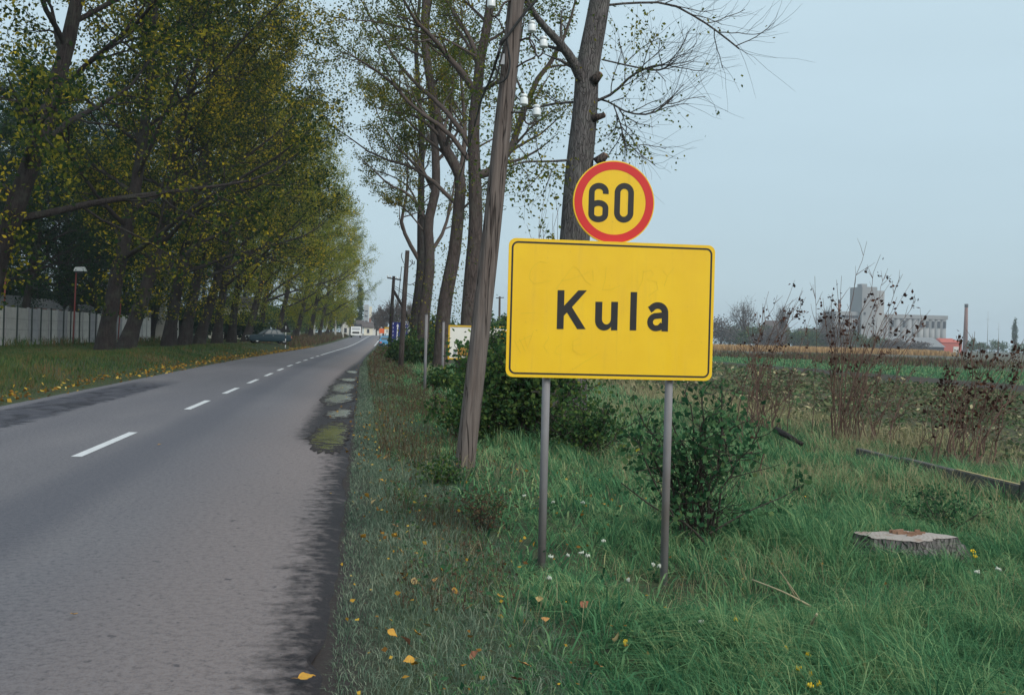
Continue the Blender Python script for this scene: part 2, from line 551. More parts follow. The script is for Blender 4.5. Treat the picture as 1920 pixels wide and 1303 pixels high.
M['hay'] = mat('hay', (0.36, 0.31, 0.2), (0.28, 0.23, 0.14), 14, 0.9)


def pole_mat():
    m, nt, N, L, bs = nodes_of('weathered_pole')
    bs.inputs['Roughness'].default_value = 0.92
    bs.inputs['Specular IOR Level'].default_value = 0.15
    tc = N.new('ShaderNodeTexCoord')
    o = tc.outputs['Object']
    g = nz(N, L, o, 26.0, 6.0, 0.65, (1.2, 1.2, 0.05))
    c = nz(N, L, o, 9.0, 3.0, 0.5, (1.2, 1.2, 0.035))
    crack = mr(N, L, mth(N, L, 'ABSOLUTE', mth(N, L, 'SUBTRACT', c, 0.5)), 0.0, 0.022)
    big = nz(N, L, o, 0.9, 3.0)
    col = mixc(N, L, mr(N, L, g, 0.28, 0.72), (0.085, 0.068, 0.062), (0.205, 0.175, 0.16))
    col = mixc(N, L, mr(N, L, big, 0.35, 0.7, 0, 0.5), col, (0.12, 0.085, 0.07))
    col = mixc(N, L, crack, (0.02, 0.016, 0.015), col)
    L.new(col, bs.inputs['Base Color'])
    h = mth(N, L, 'ADD', g, mth(N, L, 'MULTIPLY', crack, 0.8))
    bump(N, L, bs, h, 0.7, 0.02)
    return m


M['pole'] = pole_mat()


def road_mat():
    m, nt, N, L, bs = nodes_of('asphalt')
    bs.inputs['Specular IOR Level'].default_value = 0.16
    tc = N.new('ShaderNodeTexCoord')
    o = tc.outputs['UV']           # u = metres across from the right edge, v = metres along
    sep = N.new('ShaderNodeSeparateXYZ')
    L.new(o, sep.inputs[0])
    u, v = sep.outputs['X'], sep.outputs['Y']
    fine = nz(N, L, o, 46.0, 4.0, 0.85)
    mid = nz(N, L, o, 20.0, 8.0, 0.85)
    big = nz(N, L, o, 0.55, 4.0, 0.6, (1.0, 0.16, 1.0))
    broad = nz(N, L, o, 0.22, 3.0)
    base = mixc(N, L, mr(N, L, big, 0.32, 0.7), (0.060, 0.061, 0.072), (0.118, 0.112, 0.118))
    base = mixc(N, L, mr(N, L, broad, 0.4, 0.65, 0, 0.4), base, (0.058, 0.060, 0.076))
    # worn wheel tracks are greyer, the strip along the edge is paler and browner
    edge = mr(N, L, mth(N, L, 'ADD', u, mth(N, L, 'MULTIPLY', mth(N, L, 'SUBTRACT', big, 0.5), 1.2)), 0.50, 2.2, 0.95, 0.0, True)
    base = mixc(N, L, edge, base, (0.176, 0.134, 0.118))
    base = mixc(N, L, mr(N, L, fine, 0.3, 0.7, 0.0, 1.0), base, mixc(N, L, 0.6, base, (0.30, 0.28, 0.30)))
    base = mixc(N, L, mr(N, L, fine, 0.56, 0.66, 0.0, 0.75), base, (0.030, 0.028, 0.034))
    base = mixc(N, L, mr(N, L, mid, 0.50, 0.62, 0.0, 0.55), base, (0.034, 0.034, 0.042))
    base = mixc(N, L, mr(N, L, mid, 0.48, 0.36, 0.0, 0.50), base, (0.22, 0.205, 0.205))
    # small dark spots
    spot = nz(N, L, o, 3.2, 2.0, 0.5)
    spot2 = nz(N, L, o, 9.0, 3.0, 0.6)
    sp = mr(N, L, spot2, 0.655, 0.70)
    sp = mth(N, L, 'MULTIPLY', sp, mr(N, L, u, 0.6, 3.0, 1.0, 0.25))
    base = mixc(N, L, mth(N, L, 'MULTIPLY', sp, 0.75), base, (0.05, 0.047, 0.055))
    # bare, dark, damp crumbling edge on the right
    eu = mth(N, L, 'ADD', u, mth(N, L, 'MULTIPLY', mth(N, L, 'SUBTRACT', spot2, 0.5), 0.75))
    eu = mth(N, L, 'ADD', eu, mth(N, L, 'MULTIPLY', mth(N, L, 'SUBTRACT', spot, 0.5), 0.35))
    hole = nz(N, L, v, 0.1, 1.0)
    wide = N.new('ShaderNodeMapRange')      # the edge is broken wider round the puddles, 16 to 45 m away
    wide.interpolation_type = 'SMOOTHSTEP'
    wide.inputs['From Min'].default_value = 14.5
    wide.inputs['From Max'].default_value = 17.5
    wide.inputs['To Min'].default_value = 0.0
    wide.inputs['To Max'].default_value = 0.60
    L.new(v, wide.inputs['Value'])
    far = mr(N, L, v, 34, 70, 0.0, 0.62, True)
    wd = mth(N, L, 'SUBTRACT', wide.outputs['Result'], far)
    eu = mth(N, L, 'SUBTRACT', eu, wd)
    eu = mth(N, L, 'ADD', eu, mth(N, L, 'MULTIPLY', mth(N, L, 'SUBTRACT', mid, 0.5), 0.5))
    dark = mr(N, L, eu, 0.10, 0.36, 1.0, 0.0)
    soil = mixc(N, L, mr(N, L, mid, 0.35, 0.65), (0.017, 0.015, 0.019), (0.040, 0.034, 0.036))
    soil = mixc(N, L, mr(N, L, fine, 0.60, 0.68, 0, 0.6), soil, (0.14, 0.12, 0.11))
    track = mth(N, L, 'MULTIPLY', mr(N, L, mth(N, L, 'ABSOLUTE', mth(N, L, 'SUBTRACT', u, 1.35)), 0.1, 0.55, 1.0, 0.0, True), 0.30)
    track2 = mth(N, L, 'MULTIPLY', mr(N, L, mth(N, L, 'ABSOLUTE', mth(N, L, 'SUBTRACT', u, 2.75)), 0.15, 0.65, 1.0, 0.0, True), 0.42)
    base = mixc(N, L, track2, base, (0.066, 0.070, 0.090))
    col = mixc(N, L, dark, base, soil)
    # darker tarred, cracked patch in the far lane
    px_ = mr(N, L, mth(N, L, 'ADD', u, mth(N, L, 'MULTIPLY', mth(N, L, 'SUBTRACT', spot, 0.5), 0.6)), 5.45, 5.6)
    pv = mth(N, L, 'MULTIPLY', mr(N, L, v, 12.0, 14.0), mr(N, L, mth(N, L, 'ADD', v, mth(N, L, 'MULTIPLY', spot, 4.0)), 34.0, 38.0, 1.0, 0.0))
    pe = mr(N, L, u, 6.75, 6.9, 1.0, 0.0)
    patch = mth(N, L, 'MULTIPLY', mth(N, L, 'MULTIPLY', px_, pv), pe)
    vo = N.new('ShaderNodeTexVoronoi')
    vo.feature = 'DISTANCE_TO_EDGE'
    vo.inputs['Scale'].default_value = 1.5
    mpv = N.new('ShaderNodeMapping')
    mpv.inputs['Scale'].default_value = (1.3, 0.55, 1)
    wob = N.new('ShaderNodeMixRGB')
    wob.inputs['Fac'].default_value = 0.3
    L.new(o, wob.inputs['Color1'])
    tn = N.new('ShaderNodeTexNoise')
    tn.inputs['Scale'].default_value = 2.5
    L.new(o, tn.inputs['Vector'])
    L.new(tn.outputs['Color'], wob.inputs['Color2'])
    L.new(wob.outputs['Color'], mpv.inputs['Vector'])
    L.new(mpv.outputs['Vector'], vo.inputs['Vector'])
    cr = mr(N, L, vo.outputs['Distance'], 0.0, 0.10, 1.0, 0.0)
    pc = mixc(N, L, cr, (0.052, 0.052, 0.066), (0.014, 0.014, 0.02))
    col = mixc(N, L, mth(N, L, 'MULTIPLY', patch, mr(N, L, spot, 0.3, 0.55, 0.55, 0.95)), col, pc)
    L.new(col, bs.inputs['Base Color'])
    rg = mixc(N, L, dark, (0.72, 0.72, 0.72), (0.6, 0.6, 0.6))
    L.new(rg, bs.inputs['Roughness'])
    h = mth(N, L, 'ADD', mth(N, L, 'MULTIPLY', fine, 0.6), mth(N, L, 'MULTIPLY', mid, 0.3))
    h = mth(N, L, 'SUBTRACT', h, mth(N, L, 'MULTIPLY', dark, 0.35))
    bump(N, L, bs, h, 0.9, 0.02)
    return m


def ground_mat():
    m, nt, N, L, bs = nodes_of('earth')
    bs.inputs['Roughness'].default_value = 0.95
    bs.inputs['Specular IOR Level'].default_value = 0.1
    geo = N.new('ShaderNodeNewGeometry')
    o = geo.outputs['Position']
    sep = N.new('ShaderNodeSeparateXYZ')
    L.new(o, sep.inputs[0])
    x = sep.outputs['X']
    n1 = nz(N, L, o, 1.3, 6.0, 0.7)
    n2 = nz(N, L, o, 9.0, 5.0, 0.7)
    n3 = nz(N, L, o, 0.15, 4.0, 0.6)
    soil = mixc(N, L, mr(N, L, n2, 0.3, 0.7), (0.040, 0.036, 0.028), (0.085, 0.075, 0.055))
    grass = mixc(N, L, mr(N, L, n1, 0.3, 0.7), (0.024, 0.050, 0.022), (0.060, 0.085, 0.036))
    col = mixc(N, L, mr(N, L, n1, 0.35, 0.7, 0.35, 0.9), soil, grass)
    xw = mth(N, L, 'ADD', x, mth(N, L, 'MULTIPLY', mth(N, L, 'SUBTRACT', n3, 0.5), 5.0))
    rp = N.new('ShaderNodeValToRGB')
    rp.color_ramp.interpolation = 'LINEAR'
    stops = [(0.0, (0.10, 0.085, 0.05)), (0.030, (0.060, 0.060, 0.035)), (0.155, (0.085, 0.085, 0.045)), (0.18, (0.045, 0.075, 0.032)),
             (0.20, (0.040, 0.034, 0.032)), (0.255, (0.043, 0.037, 0.034)), (0.27, (0.026, 0.100, 0.042)), (0.40, (0.030, 0.105, 0.045)),
             (0.42, (0.075, 0.060, 0.045)), (0.50, (0.08, 0.065, 0.05)), (0.52, (0.04, 0.095, 0.04)), (0.66, (0.05, 0.09, 0.045)),
             (0.68, (0.10, 0.085, 0.065)), (1.0, (0.095, 0.09, 0.07))]
    el = rp.color_ramp.elements
    while len(el) < len(stops):
        el.new(0.5)
    for e, (p, c) in zip(el, stops):
        e.position = p
        e.color = RGBA(c)
    L.new(mr(N, L, xw, 8.5, 108.5), rp.inputs['Fac'])
    fld = mixc(N, L, mr(N, L, n2, 0.35, 0.7, 0.0, 0.5), rp.outputs['Color'], (0.05, 0.048, 0.036))
    fld = mixc(N, L, mr(N, L, n1, 0.4, 0.7, 0.0, 0.35), fld, (0.10, 0.11, 0.06))
    col = mixc(N, L, mr(N, L, xw, 8.0, 9.5), col, fld)
    shoulder = mth(N, L, 'MULTIPLY', mr(N, L, x, -0.9, -0.6), mr(N, L, mth(N, L, 'ADD', x, mth(N, L, 'MULTIPLY', n2, 0.3)), 0.10, 0.40, 1.0, 0.0))
    col = mixc(N, L, shoulder, col, (0.045, 0.038, 0.036))
    L.new(col, bs.inputs['Base Color'])
    bump(N, L, bs, n2, 0.6, 0.05)
    return m


M['road'] = road_mat()
M['ground'] = ground_mat()


def paint_mat():
    m, nt, N, L, bs = nodes_of('road_paint')
    bs.inputs['Roughness'].default_value = 0.7
    geo = N.new('ShaderNodeNewGeometry')
    f = nz(N, L, geo.outputs['Position'], 40.0, 4.0, 0.7)
    g = nz(N, L, geo.outputs['Position'], 6.0, 4.0, 0.7)
    col = mixc(N, L, mr(N, L, g, 0.3, 0.7), (0.60, 0.60, 0.61), (0.48, 0.475, 0.48))
    col = mixc(N, L, mr(N, L, f, 0.60, 0.72, 0.0, 0.7), col, (0.20, 0.19, 0.2))
    L.new(col, bs.inputs['Base Color'])
    return m


M['paint'] = paint_mat()


def water_mat(name, c1, c2, rough):
    """standing water that breaks up into wet mud towards its rim (attribute rim: 1 in the middle, 0 at the edge)"""
    m, nt, N, L, bs = nodes_of(name)
    geo = N.new('ShaderNodeNewGeometry')
    o = geo.outputs['Position']
    at_ = N.new('ShaderNodeAttribute')
    at_.attribute_name = 'rim'
    n1 = nz(N, L, o, 5.0, 6.0, 0.7)
    n2 = nz(N, L, o, 40.0, 3.0, 0.7)
    f = nz(N, L, o, 1.6, 3.0)
    wet = mth(N, L, 'ADD', at_.outputs['Fac'], mth(N, L, 'MULTIPLY', mth(N, L, 'SUBTRACT', n1, 0.5), 3.2))
    wet = mr(N, L, wet, 0.30, 0.38)
    wc = mixc(N, L, mr(N, L, f, 0.35, 0.65), c1, c2)
    mud = mixc(N, L, mr(N, L, n2, 0.35, 0.7), (0.020, 0.018, 0.021), (0.060, 0.050, 0.046))
    L.new(mixc(N, L, wet, mud, wc), bs.inputs['Base Color'])
    L.new(mr(N, L, wet, 0, 1, 0.75, rough), bs.inputs['Roughness'])
    L.new(mr(N, L, wet, 0, 1, 0.12, 0.5), bs.inputs['Specular IOR Level'])
    bs.inputs['IOR'].default_value = 1.33
    bump(N, L, bs, mixc(N, L, wet, n2, nz(N, L, o, 3.0, 2.0)), 0.12, 0.02)
    return m


M['water'] = water_mat('puddle_water', (0.15, 0.15, 0.145), (0.20, 0.195, 0.18), 0.2)  # muddy water, its base colour lightened to stand in for reflected sky
M['water_olive'] = water_mat('puddle_water_green', (0.05, 0.05, 0.035), (0.14, 0.135, 0.055), 0.12)

# ================================================================== the setting
def build_ground():
    def steps(segs):
        out = [segs[0][0]]
        for a, b, s in segs:
            n = max(1, int(round((b - a) / s)))
            out += list(np.linspace(a, b, n + 1)[1:])
        return np.array(out)
    xs = steps([(-1400, -200, 150), (-200, -40, 16), (-40, -12, 2), (-12, 14, 0.22), (14, 40, 1.5), (40, 240, 14), (240, 1500, 140)])
    ys = steps([(-80, -4, 8), (-4, 24, 0.4), (24, 70, 1.0), (70, 340, 6), (340, 1600, 100)])
    X, Y = np.meshgrid(xs, ys)
    # columns follow the road's swing so that its edges stay clean
    Xc = X + curve_x(Y) * (1 - sstep(14, 40, np.abs(X)))
    Z = H(Xc, Y)
    V = np.stack([Xc, Y, Z], -1).reshape(-1, 3)
    nx, ny = len(xs), len(ys)
    i = (np.arange(ny - 1)[:, None] * nx + np.arange(nx - 1)[None, :]).ravel()
    F = np.stack([i, i + 1, i + nx + 1, i + nx], -1)
    tag(link('ground', np_mesh('ground', V, [F], True), M['ground']), kind='structure')


RW = 7.3          # road width, from x = -0.12 to -7.42 beside the camera


def build_road():
    us = np.array([0.0, 0.12, 0.3, 0.6, 1.2, 2.0, 2.8, 3.6, 4.4, 5.2, 6.0, 6.8, 7.15, RW])
    ys = np.concatenate([np.arange(-40, 4, 2.0), np.arange(4, 30, 0.25), np.arange(30, 80, 2.0), np.arange(80, 420, 5.0)])
    U, Yv = np.meshgrid(us, ys)
    jag = 0.035 * np.sin(1.9 * Yv) + 0.03 * np.sin(0.73 * Yv + 1.0) + 0.03 * np.sin(5.1 * Yv + 2 * np.sin(1.3 * Yv)) + 0.02 * np.sin(11.0 * Yv)
    X = -0.12 - U + curve_x(Yv) + np.where(U == 0, jag, 0) - np.where(U == RW, jag, 0)
    Z = rise(X, Yv) + 0.012 * (1 - ((U - RW / 2) / (RW / 2)) ** 2) - np.where((U == 0) | (U == RW), 0.03, 0.0)
    V = np.stack([X, Yv, Z], -1).reshape(-1, 3)
    nx, ny = len(us), len(ys)
    i = (np.arange(ny - 1)[:, None] * nx + np.arange(nx - 1)[None, :]).ravel()
    F = np.stack([i + 1, i, i + nx, i + nx + 1], -1)
    me = np_mesh('road', V, [F], True)
    uv = me.uv_layers.new(name='UVMap')
    vi = np.empty(len(me.loops), np.int32)
    me.loops.foreach_get('vertex_index', vi)
    UV = np.stack([U.ravel(), Yv.ravel()], -1)[vi].astype(np.float32)
    uv.data.foreach_set('uv', UV.ravel())
    road = tag(link('road', me, M['road']), kind='structure')

    def road_z(x, y):
        u = -0.12 - (x - curve_x(y))
        return float(rise(x, y) + 0.012 * (1 - ((u - RW / 2) / (RW / 2)) ** 2))

    # centre line: dashes 3 m long, then one unbroken line
    def stripe(name, y0, y1, xc, w, n=1):
        v, f = [], []
        for k in range(n + 1):
            y = y0 + (y1 - y0) * k / n
            c = float(curve_x(y))
            for s in (-1, 1):
                x = xc + c + s * w / 2
                v.append((x, y, road_z(x, y) + 0.005))
        for k in range(n):
            f.append((2 * k, 2 * k + 1, 2 * k + 3, 2 * k + 2))
        me = bpy.data.meshes.new(name)
        me.from_pydata(v, [], f)
        return link(name, me, M['paint'], road)
    y = 22.7
    stripe('centre_dash', 14.1, 17.5, -3.55, 0.135, 3)
    while y < 78:
        stripe('centre_dash', y, y + 3.0, -3.55, 0.14, 3)
        y += 5.95
    stripe('centre_line', 82, 300, -3.55, 0.15, 60)
    stripe('edge_line', 150, 320, -0.42, 0.16, 50)

    # puddles along the broken right edge
    rg = np.random.default_rng(5)
    for (xc, yc, rx, ry, seed) in ((-0.47, 17.6, 0.36, 2.5, 1), (-0.42, 22.4, 0.28, 1.7, 2), (-0.55, 27.8, 0.44, 3.0, 3), (-0.56, 33.2, 0.50, 3.2, 4), (-0.42, 39.0, 0.42, 1.9, 5), (-0.37, 47.0, 0.38, 2.2, 6)):
        n = 96
        ph = rg.random(6) * 6.28
        v = [(xc + float(curve_x(yc)), yc, road_z(xc, yc) + 0.006)]
        for k in range(n):
            a = 2 * math.pi * k / n
            r = 1 + 0.05 * math.sin(17 * a + ph[4]) + 0.04 * math.sin(29 * a + ph[5]) + 0.10 * rg.normal() * .5 + 0.14 * math.sin(2 * a + ph[0]) + 0.06 * math.sin(3 * a + ph[1]) + 0.05 * math.sin(7 * a + ph[2])
            x, yy = xc + rx * r * math.cos(a), yc + ry * r * math.sin(a)
            x = min(x, -0.16)
            v.append((x + float(curve_x(yy)), yy, road_z(xc, yc) + 0.006))
        f = [(0, 1 + k, 1 + (k + 1) % n) for k in range(n)]
        me = bpy.data.meshes.new('puddle')
        me.from_pydata(v, [], f)
        ra = me.attributes.new('rim', 'FLOAT', 'POINT')
        ra.data[0].value = 1.0
        tag(link('puddle', me, M['water_olive'] if seed == 1 else M['water']), kind='structure')


build_ground()
build_road()


# ------------------------------------------------------------------ copying things with their parts
def copy_tree(o, parent=None, mats=None):
    c = o.copy()
    COL.objects.link(c)
    c.parent = parent
    if mats and c.type == 'MESH':
        for s in c.material_slots:
            if s.material and s.material.name in mats:
                nm = s.material.name
                s.link = 'OBJECT'
                s.material = mats[nm]
    for ch in KIDS.get(o.name, []):
        copy_tree(ch, c, mats)
    return c


KIDS = {}


def note_kids():
    KIDS.clear()
    for o in COL.objects:
        if o.parent is not None:
            KIDS.setdefault(o.parent.name, []).append(o)


# ================================================================== concrete fence, wire fence, sheds on the left
def build_fences():
    FX, z0 = -19.6, 50.0
    root = empty('concrete_fence', (FX, 72, Hf(FX, 72)), label='pale precast concrete panel fence behind the left row of poplars', cat='fence')
    # one panel: six planks with recessed joints; panels share their mesh
    def panel_mesh(name, seed):
        b = MB()
        for k in range(7):
            h = 0.31
            b.box((0, 0, 0.05 + h * (k + 0.5)), (0.05 + 0.004 * ((k * 7 + seed) % 3), 1.93, h - 0.022))
        b.box((-0.004, 0, 1.1), (0.02, 1.92, 2.1))
        me = bpy.data.meshes.new(name)
        me.from_pydata(b.v, [], b.f)
        return me
    pm = [panel_mesh('panel', 0), panel_mesh('panel', 1)]
    pm[0].materials.append(M['concrete'])
    pm[1].materials.append(M['concrete_dark'])
    post = MB().box((0, 0, 1.12), (0.13, 0.12, 2.28))
    pme = bpy.data.meshes.new('fence_post')
    pme.from_pydata(post.v, [], post.f)
    pme.materials.append(M['concrete_dark'])
    pat = [0, 1, 1, 0, 0, 0, 0, 0, 1, 0, 0, 1, 0, 0, 0, 1, 0, 0, 0, 1, 0, 0, 1, 0, 0, 0]
    for k in range(26):
        y = z0 + 2.05 * k
        z = Hf(FX, y) - 0.03
        o = link('panel', pm[pat[k]], None, root)
        o.location = Vector((FX, y + 1.025, z)) - root.location
        o.rotation_euler = (random.uniform(-.008, .008), random.uniform(-.012, .012), 0)
        q = link('fence_post', pme, None, root)
        q.location = Vector((FX, y, z)) - root.location
    # dark steel posts of a wire fence in front
    WX = -19.0
    wf = empty('wire_fence', (WX, 66, Hf(WX, 66)), label='row of thin dark green steel posts with wires standing in front of the concrete fence', cat='wire fence')
    pb = MB().tube([(0, 0, -0.1), (0, 0, 2.28)], [0.045, 0.045], 8)
    me = bpy.data.meshes.new('steel_post')
    me.from_pydata(pb.v, [], pb.f)
    me.materials.append(M['post_green'])
    for k in range(15):
        y = 49.2 + 2.2 * k + (0.5 if k % 3 == 1 else 0)
        o = link('steel_post', me, None, wf)
        o.location = Vector((WX, y, Hf(WX, y))) - wf.location
        o.rotation_euler = (0, random.uniform(-.02, .02), 0)
    wb = MB()
    for h in (0.35, 0.9, 1.5, 2.15):
        ys = np.linspace(49, 81, 12)
        wb.tube([Vector((WX, y, Hf(WX, y) + h)) - wf.location for y in ys], [0.006] * 12, 4)
    wb.build('wires', M['post_green'], wf)

    # arched shed roof and gabled sheds behind the fence
    p = P(40, 575, 84)
    sh = empty('arched_shed', (p.x, 84, Hf(p.x, 84)), label='low grey arched roof shed just behind the fence at the left edge', cat='shed')
    zt = P(40, 556, 84).z - sh.location.z
    b = MB()
    W, Lh = 4.4, 3.0
    prof = [(-W / 2, 0)] + [(-W / 2 * math.cos(a), 0.85 * math.sin(a)) for a in np.linspace(0, math.pi, 11)][1:-1] + [(W / 2, 0)]
    vv = [(x, -Lh, zt - 0.85 + z) for x, z in prof] + [(x, Lh, zt - 0.85 + z) for x, z in prof]
    n = len(prof)
    b.add(vv, [(k, k + 1, n + k + 1, n + k) for k in range(n - 1)] + [tuple(range(n - 1, -1, -1)), tuple(range(n, 2 * n))])
    b.build('roof', M['roof_grey'], sh)
    MB().box((0, 0, (zt - 0.86) / 2), (W - 0.2, 2 * Lh - 0.2, zt - 0.86)).build('wall', M['brick_red'], sh)
    for (px, py, pyb, wpx, yd, lab) in ((165, 572, 583, 36, 98, 'pale grey gabled shed roof showing above the fence beside the dark poplar trunk'),
                                        (108, 562, 574, 20, 104, 'small grey roofed shed in the shade between the arched shed and the red lamp post')):
        p = P(px, py, yd)
        s = empty('gabled_shed', (p.x, yd, Hf(p.x, yd)), label=lab, cat='shed')
        hz = p.z - s.location.z
        w, l = wpx * yd / 2000.0, 5.0
        rb = MB()
        e = 0.55
        rb.add([(-w / 2, -l / 2, hz), (w / 2, -l / 2, hz), (w / 2 + .3, -l / 2 - .8, hz - e), (-w / 2 - .3, -l / 2 - .8, hz - e), (-w / 2, l / 2, hz), (w / 2, l / 2, hz), (w / 2 + .3, l / 2 + .8, hz - e), (-w / 2 - .3, l / 2 + .8, hz - e)],
               [(0, 3, 2, 1), (4, 5, 6, 7), (0, 1, 5, 4), (1, 2, 6, 5), (0, 4, 7, 3), (3, 7, 6, 2)])
        rb.build('roof', M['roof_grey'], s)
        MB().box((0, 0, (hz - e) / 2), (w, l, hz - e)).build('wall', M['white_wall'], s)

    # two pale buildings glimpsed between the trunks
    for (x0, x1, yt, yd, m_, lab) in ((262, 312, 520, 112, 'white_wall', 'white plastered building glimpsed between the trunks above the end of the fence'),
                                      (392, 476, 575, 150, 'cream_wall', 'cream building half hidden behind the dark trunks left of the parked car')):
        a, c = P(x0, yt, yd), P(x1, yt, yd)
        w, xc = c.x - a.x, (a.x + c.x) / 2
        s = empty('house', (xc, yd, Hf(xc, yd)), label=lab, cat='building')
        hz = a.z - s.location.z
        MB().box((0, 4, hz / 2), (w, 8, hz)).build('wall', M[m_], s)
        r = MB()
        r.add([(-w / 2 - .3, -.4, hz), (w / 2 + .3, -.4, hz), (w / 2 + .3, 8.4, hz), (-w / 2 - .3, 8.4, hz), (-w / 2 - .3, 4, hz + 1.6), (w / 2 + .3, 4, hz + 1.6)],
              [(0, 1, 5, 4), (2, 3, 4, 5), (0, 4, 3), (1, 2, 5), (0, 3, 2, 1)])
        r.build('roof', M['roof_tile'], s)
        for k in range(max(1, int(w // 2.6))):
            xx = -w / 2 + (k + 0.5) * w / max(1, int(w // 2.6))
            f = MB().box((xx, -0.03, hz * .55), (1.0, 0.1, 1.3)).build('window', M['whitewash'], s)
            MB().box((xx, -0.085, hz * .55), (0.8, 0.03, 1.1)).build('pane', M['window_dark'], f)

    # red lamp posts behind the fence
    def lamp(px, pyt, pyb, yd, head, lab):
        t, q = P(px, pyt, yd), P(px - 5, pyb, yd)
        s = empty('lamp_post', (q.x, yd, Hf(q.x, yd)), label=lab, cat='lamp post', group='red lamp posts behind the fence')
        top = t - s.location
        MB().tube([(0, 0, 0), (top.x * .5, 0, top.z * .5), (top.x, 0, top.z)], [0.05, 0.045, 0.04], 8).build('pole', M['red_paint'], s)
        if head:
            hb = MB()
            hb.add([(top.x + dx, dy, top.z + dz) for dx, dy, dz in ((-.12, -.2, 0.02), (.62, -.2, .02), (.62, .2, .02), (-.12, .2, .02), (-.05, -.14, .26), (.5, -.14, .30), (.5, .14, .30), (-.05, .14, .26))],
                   [(0, 3, 2, 1), (4, 5, 6, 7), (0, 1, 5, 4), (1, 2, 6, 5), (2, 3, 7, 6), (3, 0, 4, 7)])
            hb.build('lamp_head', M['lamp_white'], s)
            MB().box((top.x + .24, 0, top.z - .03), (.6, .34, .09)).build('lamp_shade', M['dark_metal'], s)
    lamp(143, 509, 583, 70, True, 'red lamp post with a flat white lamp head rising behind the fence')
    lamp(11, 505, 580, 68, False, 'red post behind the fence at the left edge among yellow leaves')
    lamp(227, 560, 590, 88, False, 'short red post seen between the two nearest dark trunks')


build_fences()


# ================================================================== houses at the end of the road
def gable_house(name, x0, x1, py_eave, py_ridge, yd, depth, gable_front, wall_m, roof_m, label, nwin, chim=False):
    a, c = P(x0, py_eave, yd), P(x1, py_eave, yd)
    w, xc = c.x - a.x, (a.x + c.x) / 2
    zb = Hf(xc, yd)
    s = empty(name, (xc, yd, zb), label=label, cat='house')
    he = (a.z + c.z) / 2 - zb
    hr = P((x0 + x1) / 2, py_ridge, yd).z - zb
    if gable_front:
        b = MB()
        b.add([(-w / 2, 0, 0), (w / 2, 0, 0), (w / 2, 0, he), (0, 0, hr), (-w / 2, 0, he), (-w / 2, depth, 0), (w / 2, depth, 0), (w / 2, depth, he), (0, depth, hr), (-w / 2, depth, he)],
              [(0, 1, 2, 3, 4), (9, 8, 7, 6, 5), (0, 4, 9, 5), (1, 6, 7, 2), (4, 3, 8, 9), (3, 2, 7, 8)])
        b.build('wall', M[wall_m], s)
        r = MB()
        for sg in (-1, 1):
            x_, z_ = sg * (w / 2 + .35), he - .25
            r.add([(0, -.3, hr + .05), (x_, -.3, z_ + .05), (x_, depth + .3, z_ + .05), (0, depth + .3, hr + .05), (0, -.3, hr + .2), (x_, -.3, z_ + .2), (x_, depth + .3, z_ + .2), (0, depth + .3, hr + .2)],
                  [(0, 1, 2, 3), (4, 7, 6, 5), (0, 4, 5, 1), (2, 6, 7, 3), (1, 5, 6, 2)])
        rf = r.build('roof', M[roof_m], s)
    else:
        MB().box((0, depth / 2, he / 2), (w, depth, he)).build('wall', M[wall_m], s)
        r = MB()
        r.add([(-w / 2 - .3, -.4, he), (w / 2 + .3, -.4, he), (w / 2 + .3, depth + .4, he), (-w / 2 - .3, depth + .4, he), (-w / 2 - .3, depth / 2, hr), (w / 2 + .3, depth / 2, hr)],
              [(0, 1, 5, 4), (2, 3, 4, 5), (0, 4, 3), (1, 2, 5), (0, 3, 2, 1)])
        rf = r.build('roof', M[roof_m], s)
    if chim:
        MB().box((w * .18, depth * .5, hr + .35), (.6, .6, 1.3)).build('chimney', M['brick_red'], rf)
    for k in range(nwin):
        xx = -w / 2 + (k + .5) * w / nwin
        f = MB().box((xx, -0.03, he * .55), (.8, 0.1, 1.3)).build('window', M['whitewash'], s)
        MB().box((xx, -0.085, he * .55), (.62, 0.03, 1.1)).build('pane', M['window_dark'], f)
    return s


gable_house('house', 640, 656, 612, 598, 262, 14, True, 'white_wall', 'roof_tile', 'white gable fronted house behind the oncoming truck', 1, True)
gable_house('house', 657, 680, 612, 600, 292, 9, False, 'white_wall', 'roof_tile', 'long white house with dark tiled roof just right of the truck', 2)
gable_house('house', 682, 699, 614, 603, 318, 8, False, 'cream_wall', 'roof_tile', 'low cream house beyond the bend between truck and blue car', 1, True)
gable_house('house', 699, 716, 606, 594, 345, 12, True, 'white_wall', 'roof_tile', 'pale gabled house farthest to the right at the bend', 1)


def apartment():
    yd = 720
    a, c = P(683, 571, yd), P(698, 571, yd)
    w = c.x - a.x
    s = empty('apartment_block', ((a.x + c.x) / 2, yd, Hf(0, 300)), label='hazy pale apartment tower rising above the houses at the end of the road', cat='tower block')
    h = a.z - s.location.z
    MB().box((-w * .22, 5, h / 2), (w * .56, 10, h)).build('wall', M['silo_pale'], s)
    MB().box((w * .32, 6, h * .48), (w * .36, 10, h * .93)).build('stair_tower', M['cream_wall'], s)
    for k in range(int(h // 3.4)):
        f = MB().box((-w * .22, -.06, 2.2 + k * 3.4), (w * .40, .3, 1.5)).build('window', M['board_grey'], s)
        MB().box((-w * .22, -.24, 2.4 + k * 3.4), (w * .34, .08, 1.0)).build('pane', M['window_dark'], f)


apartment()


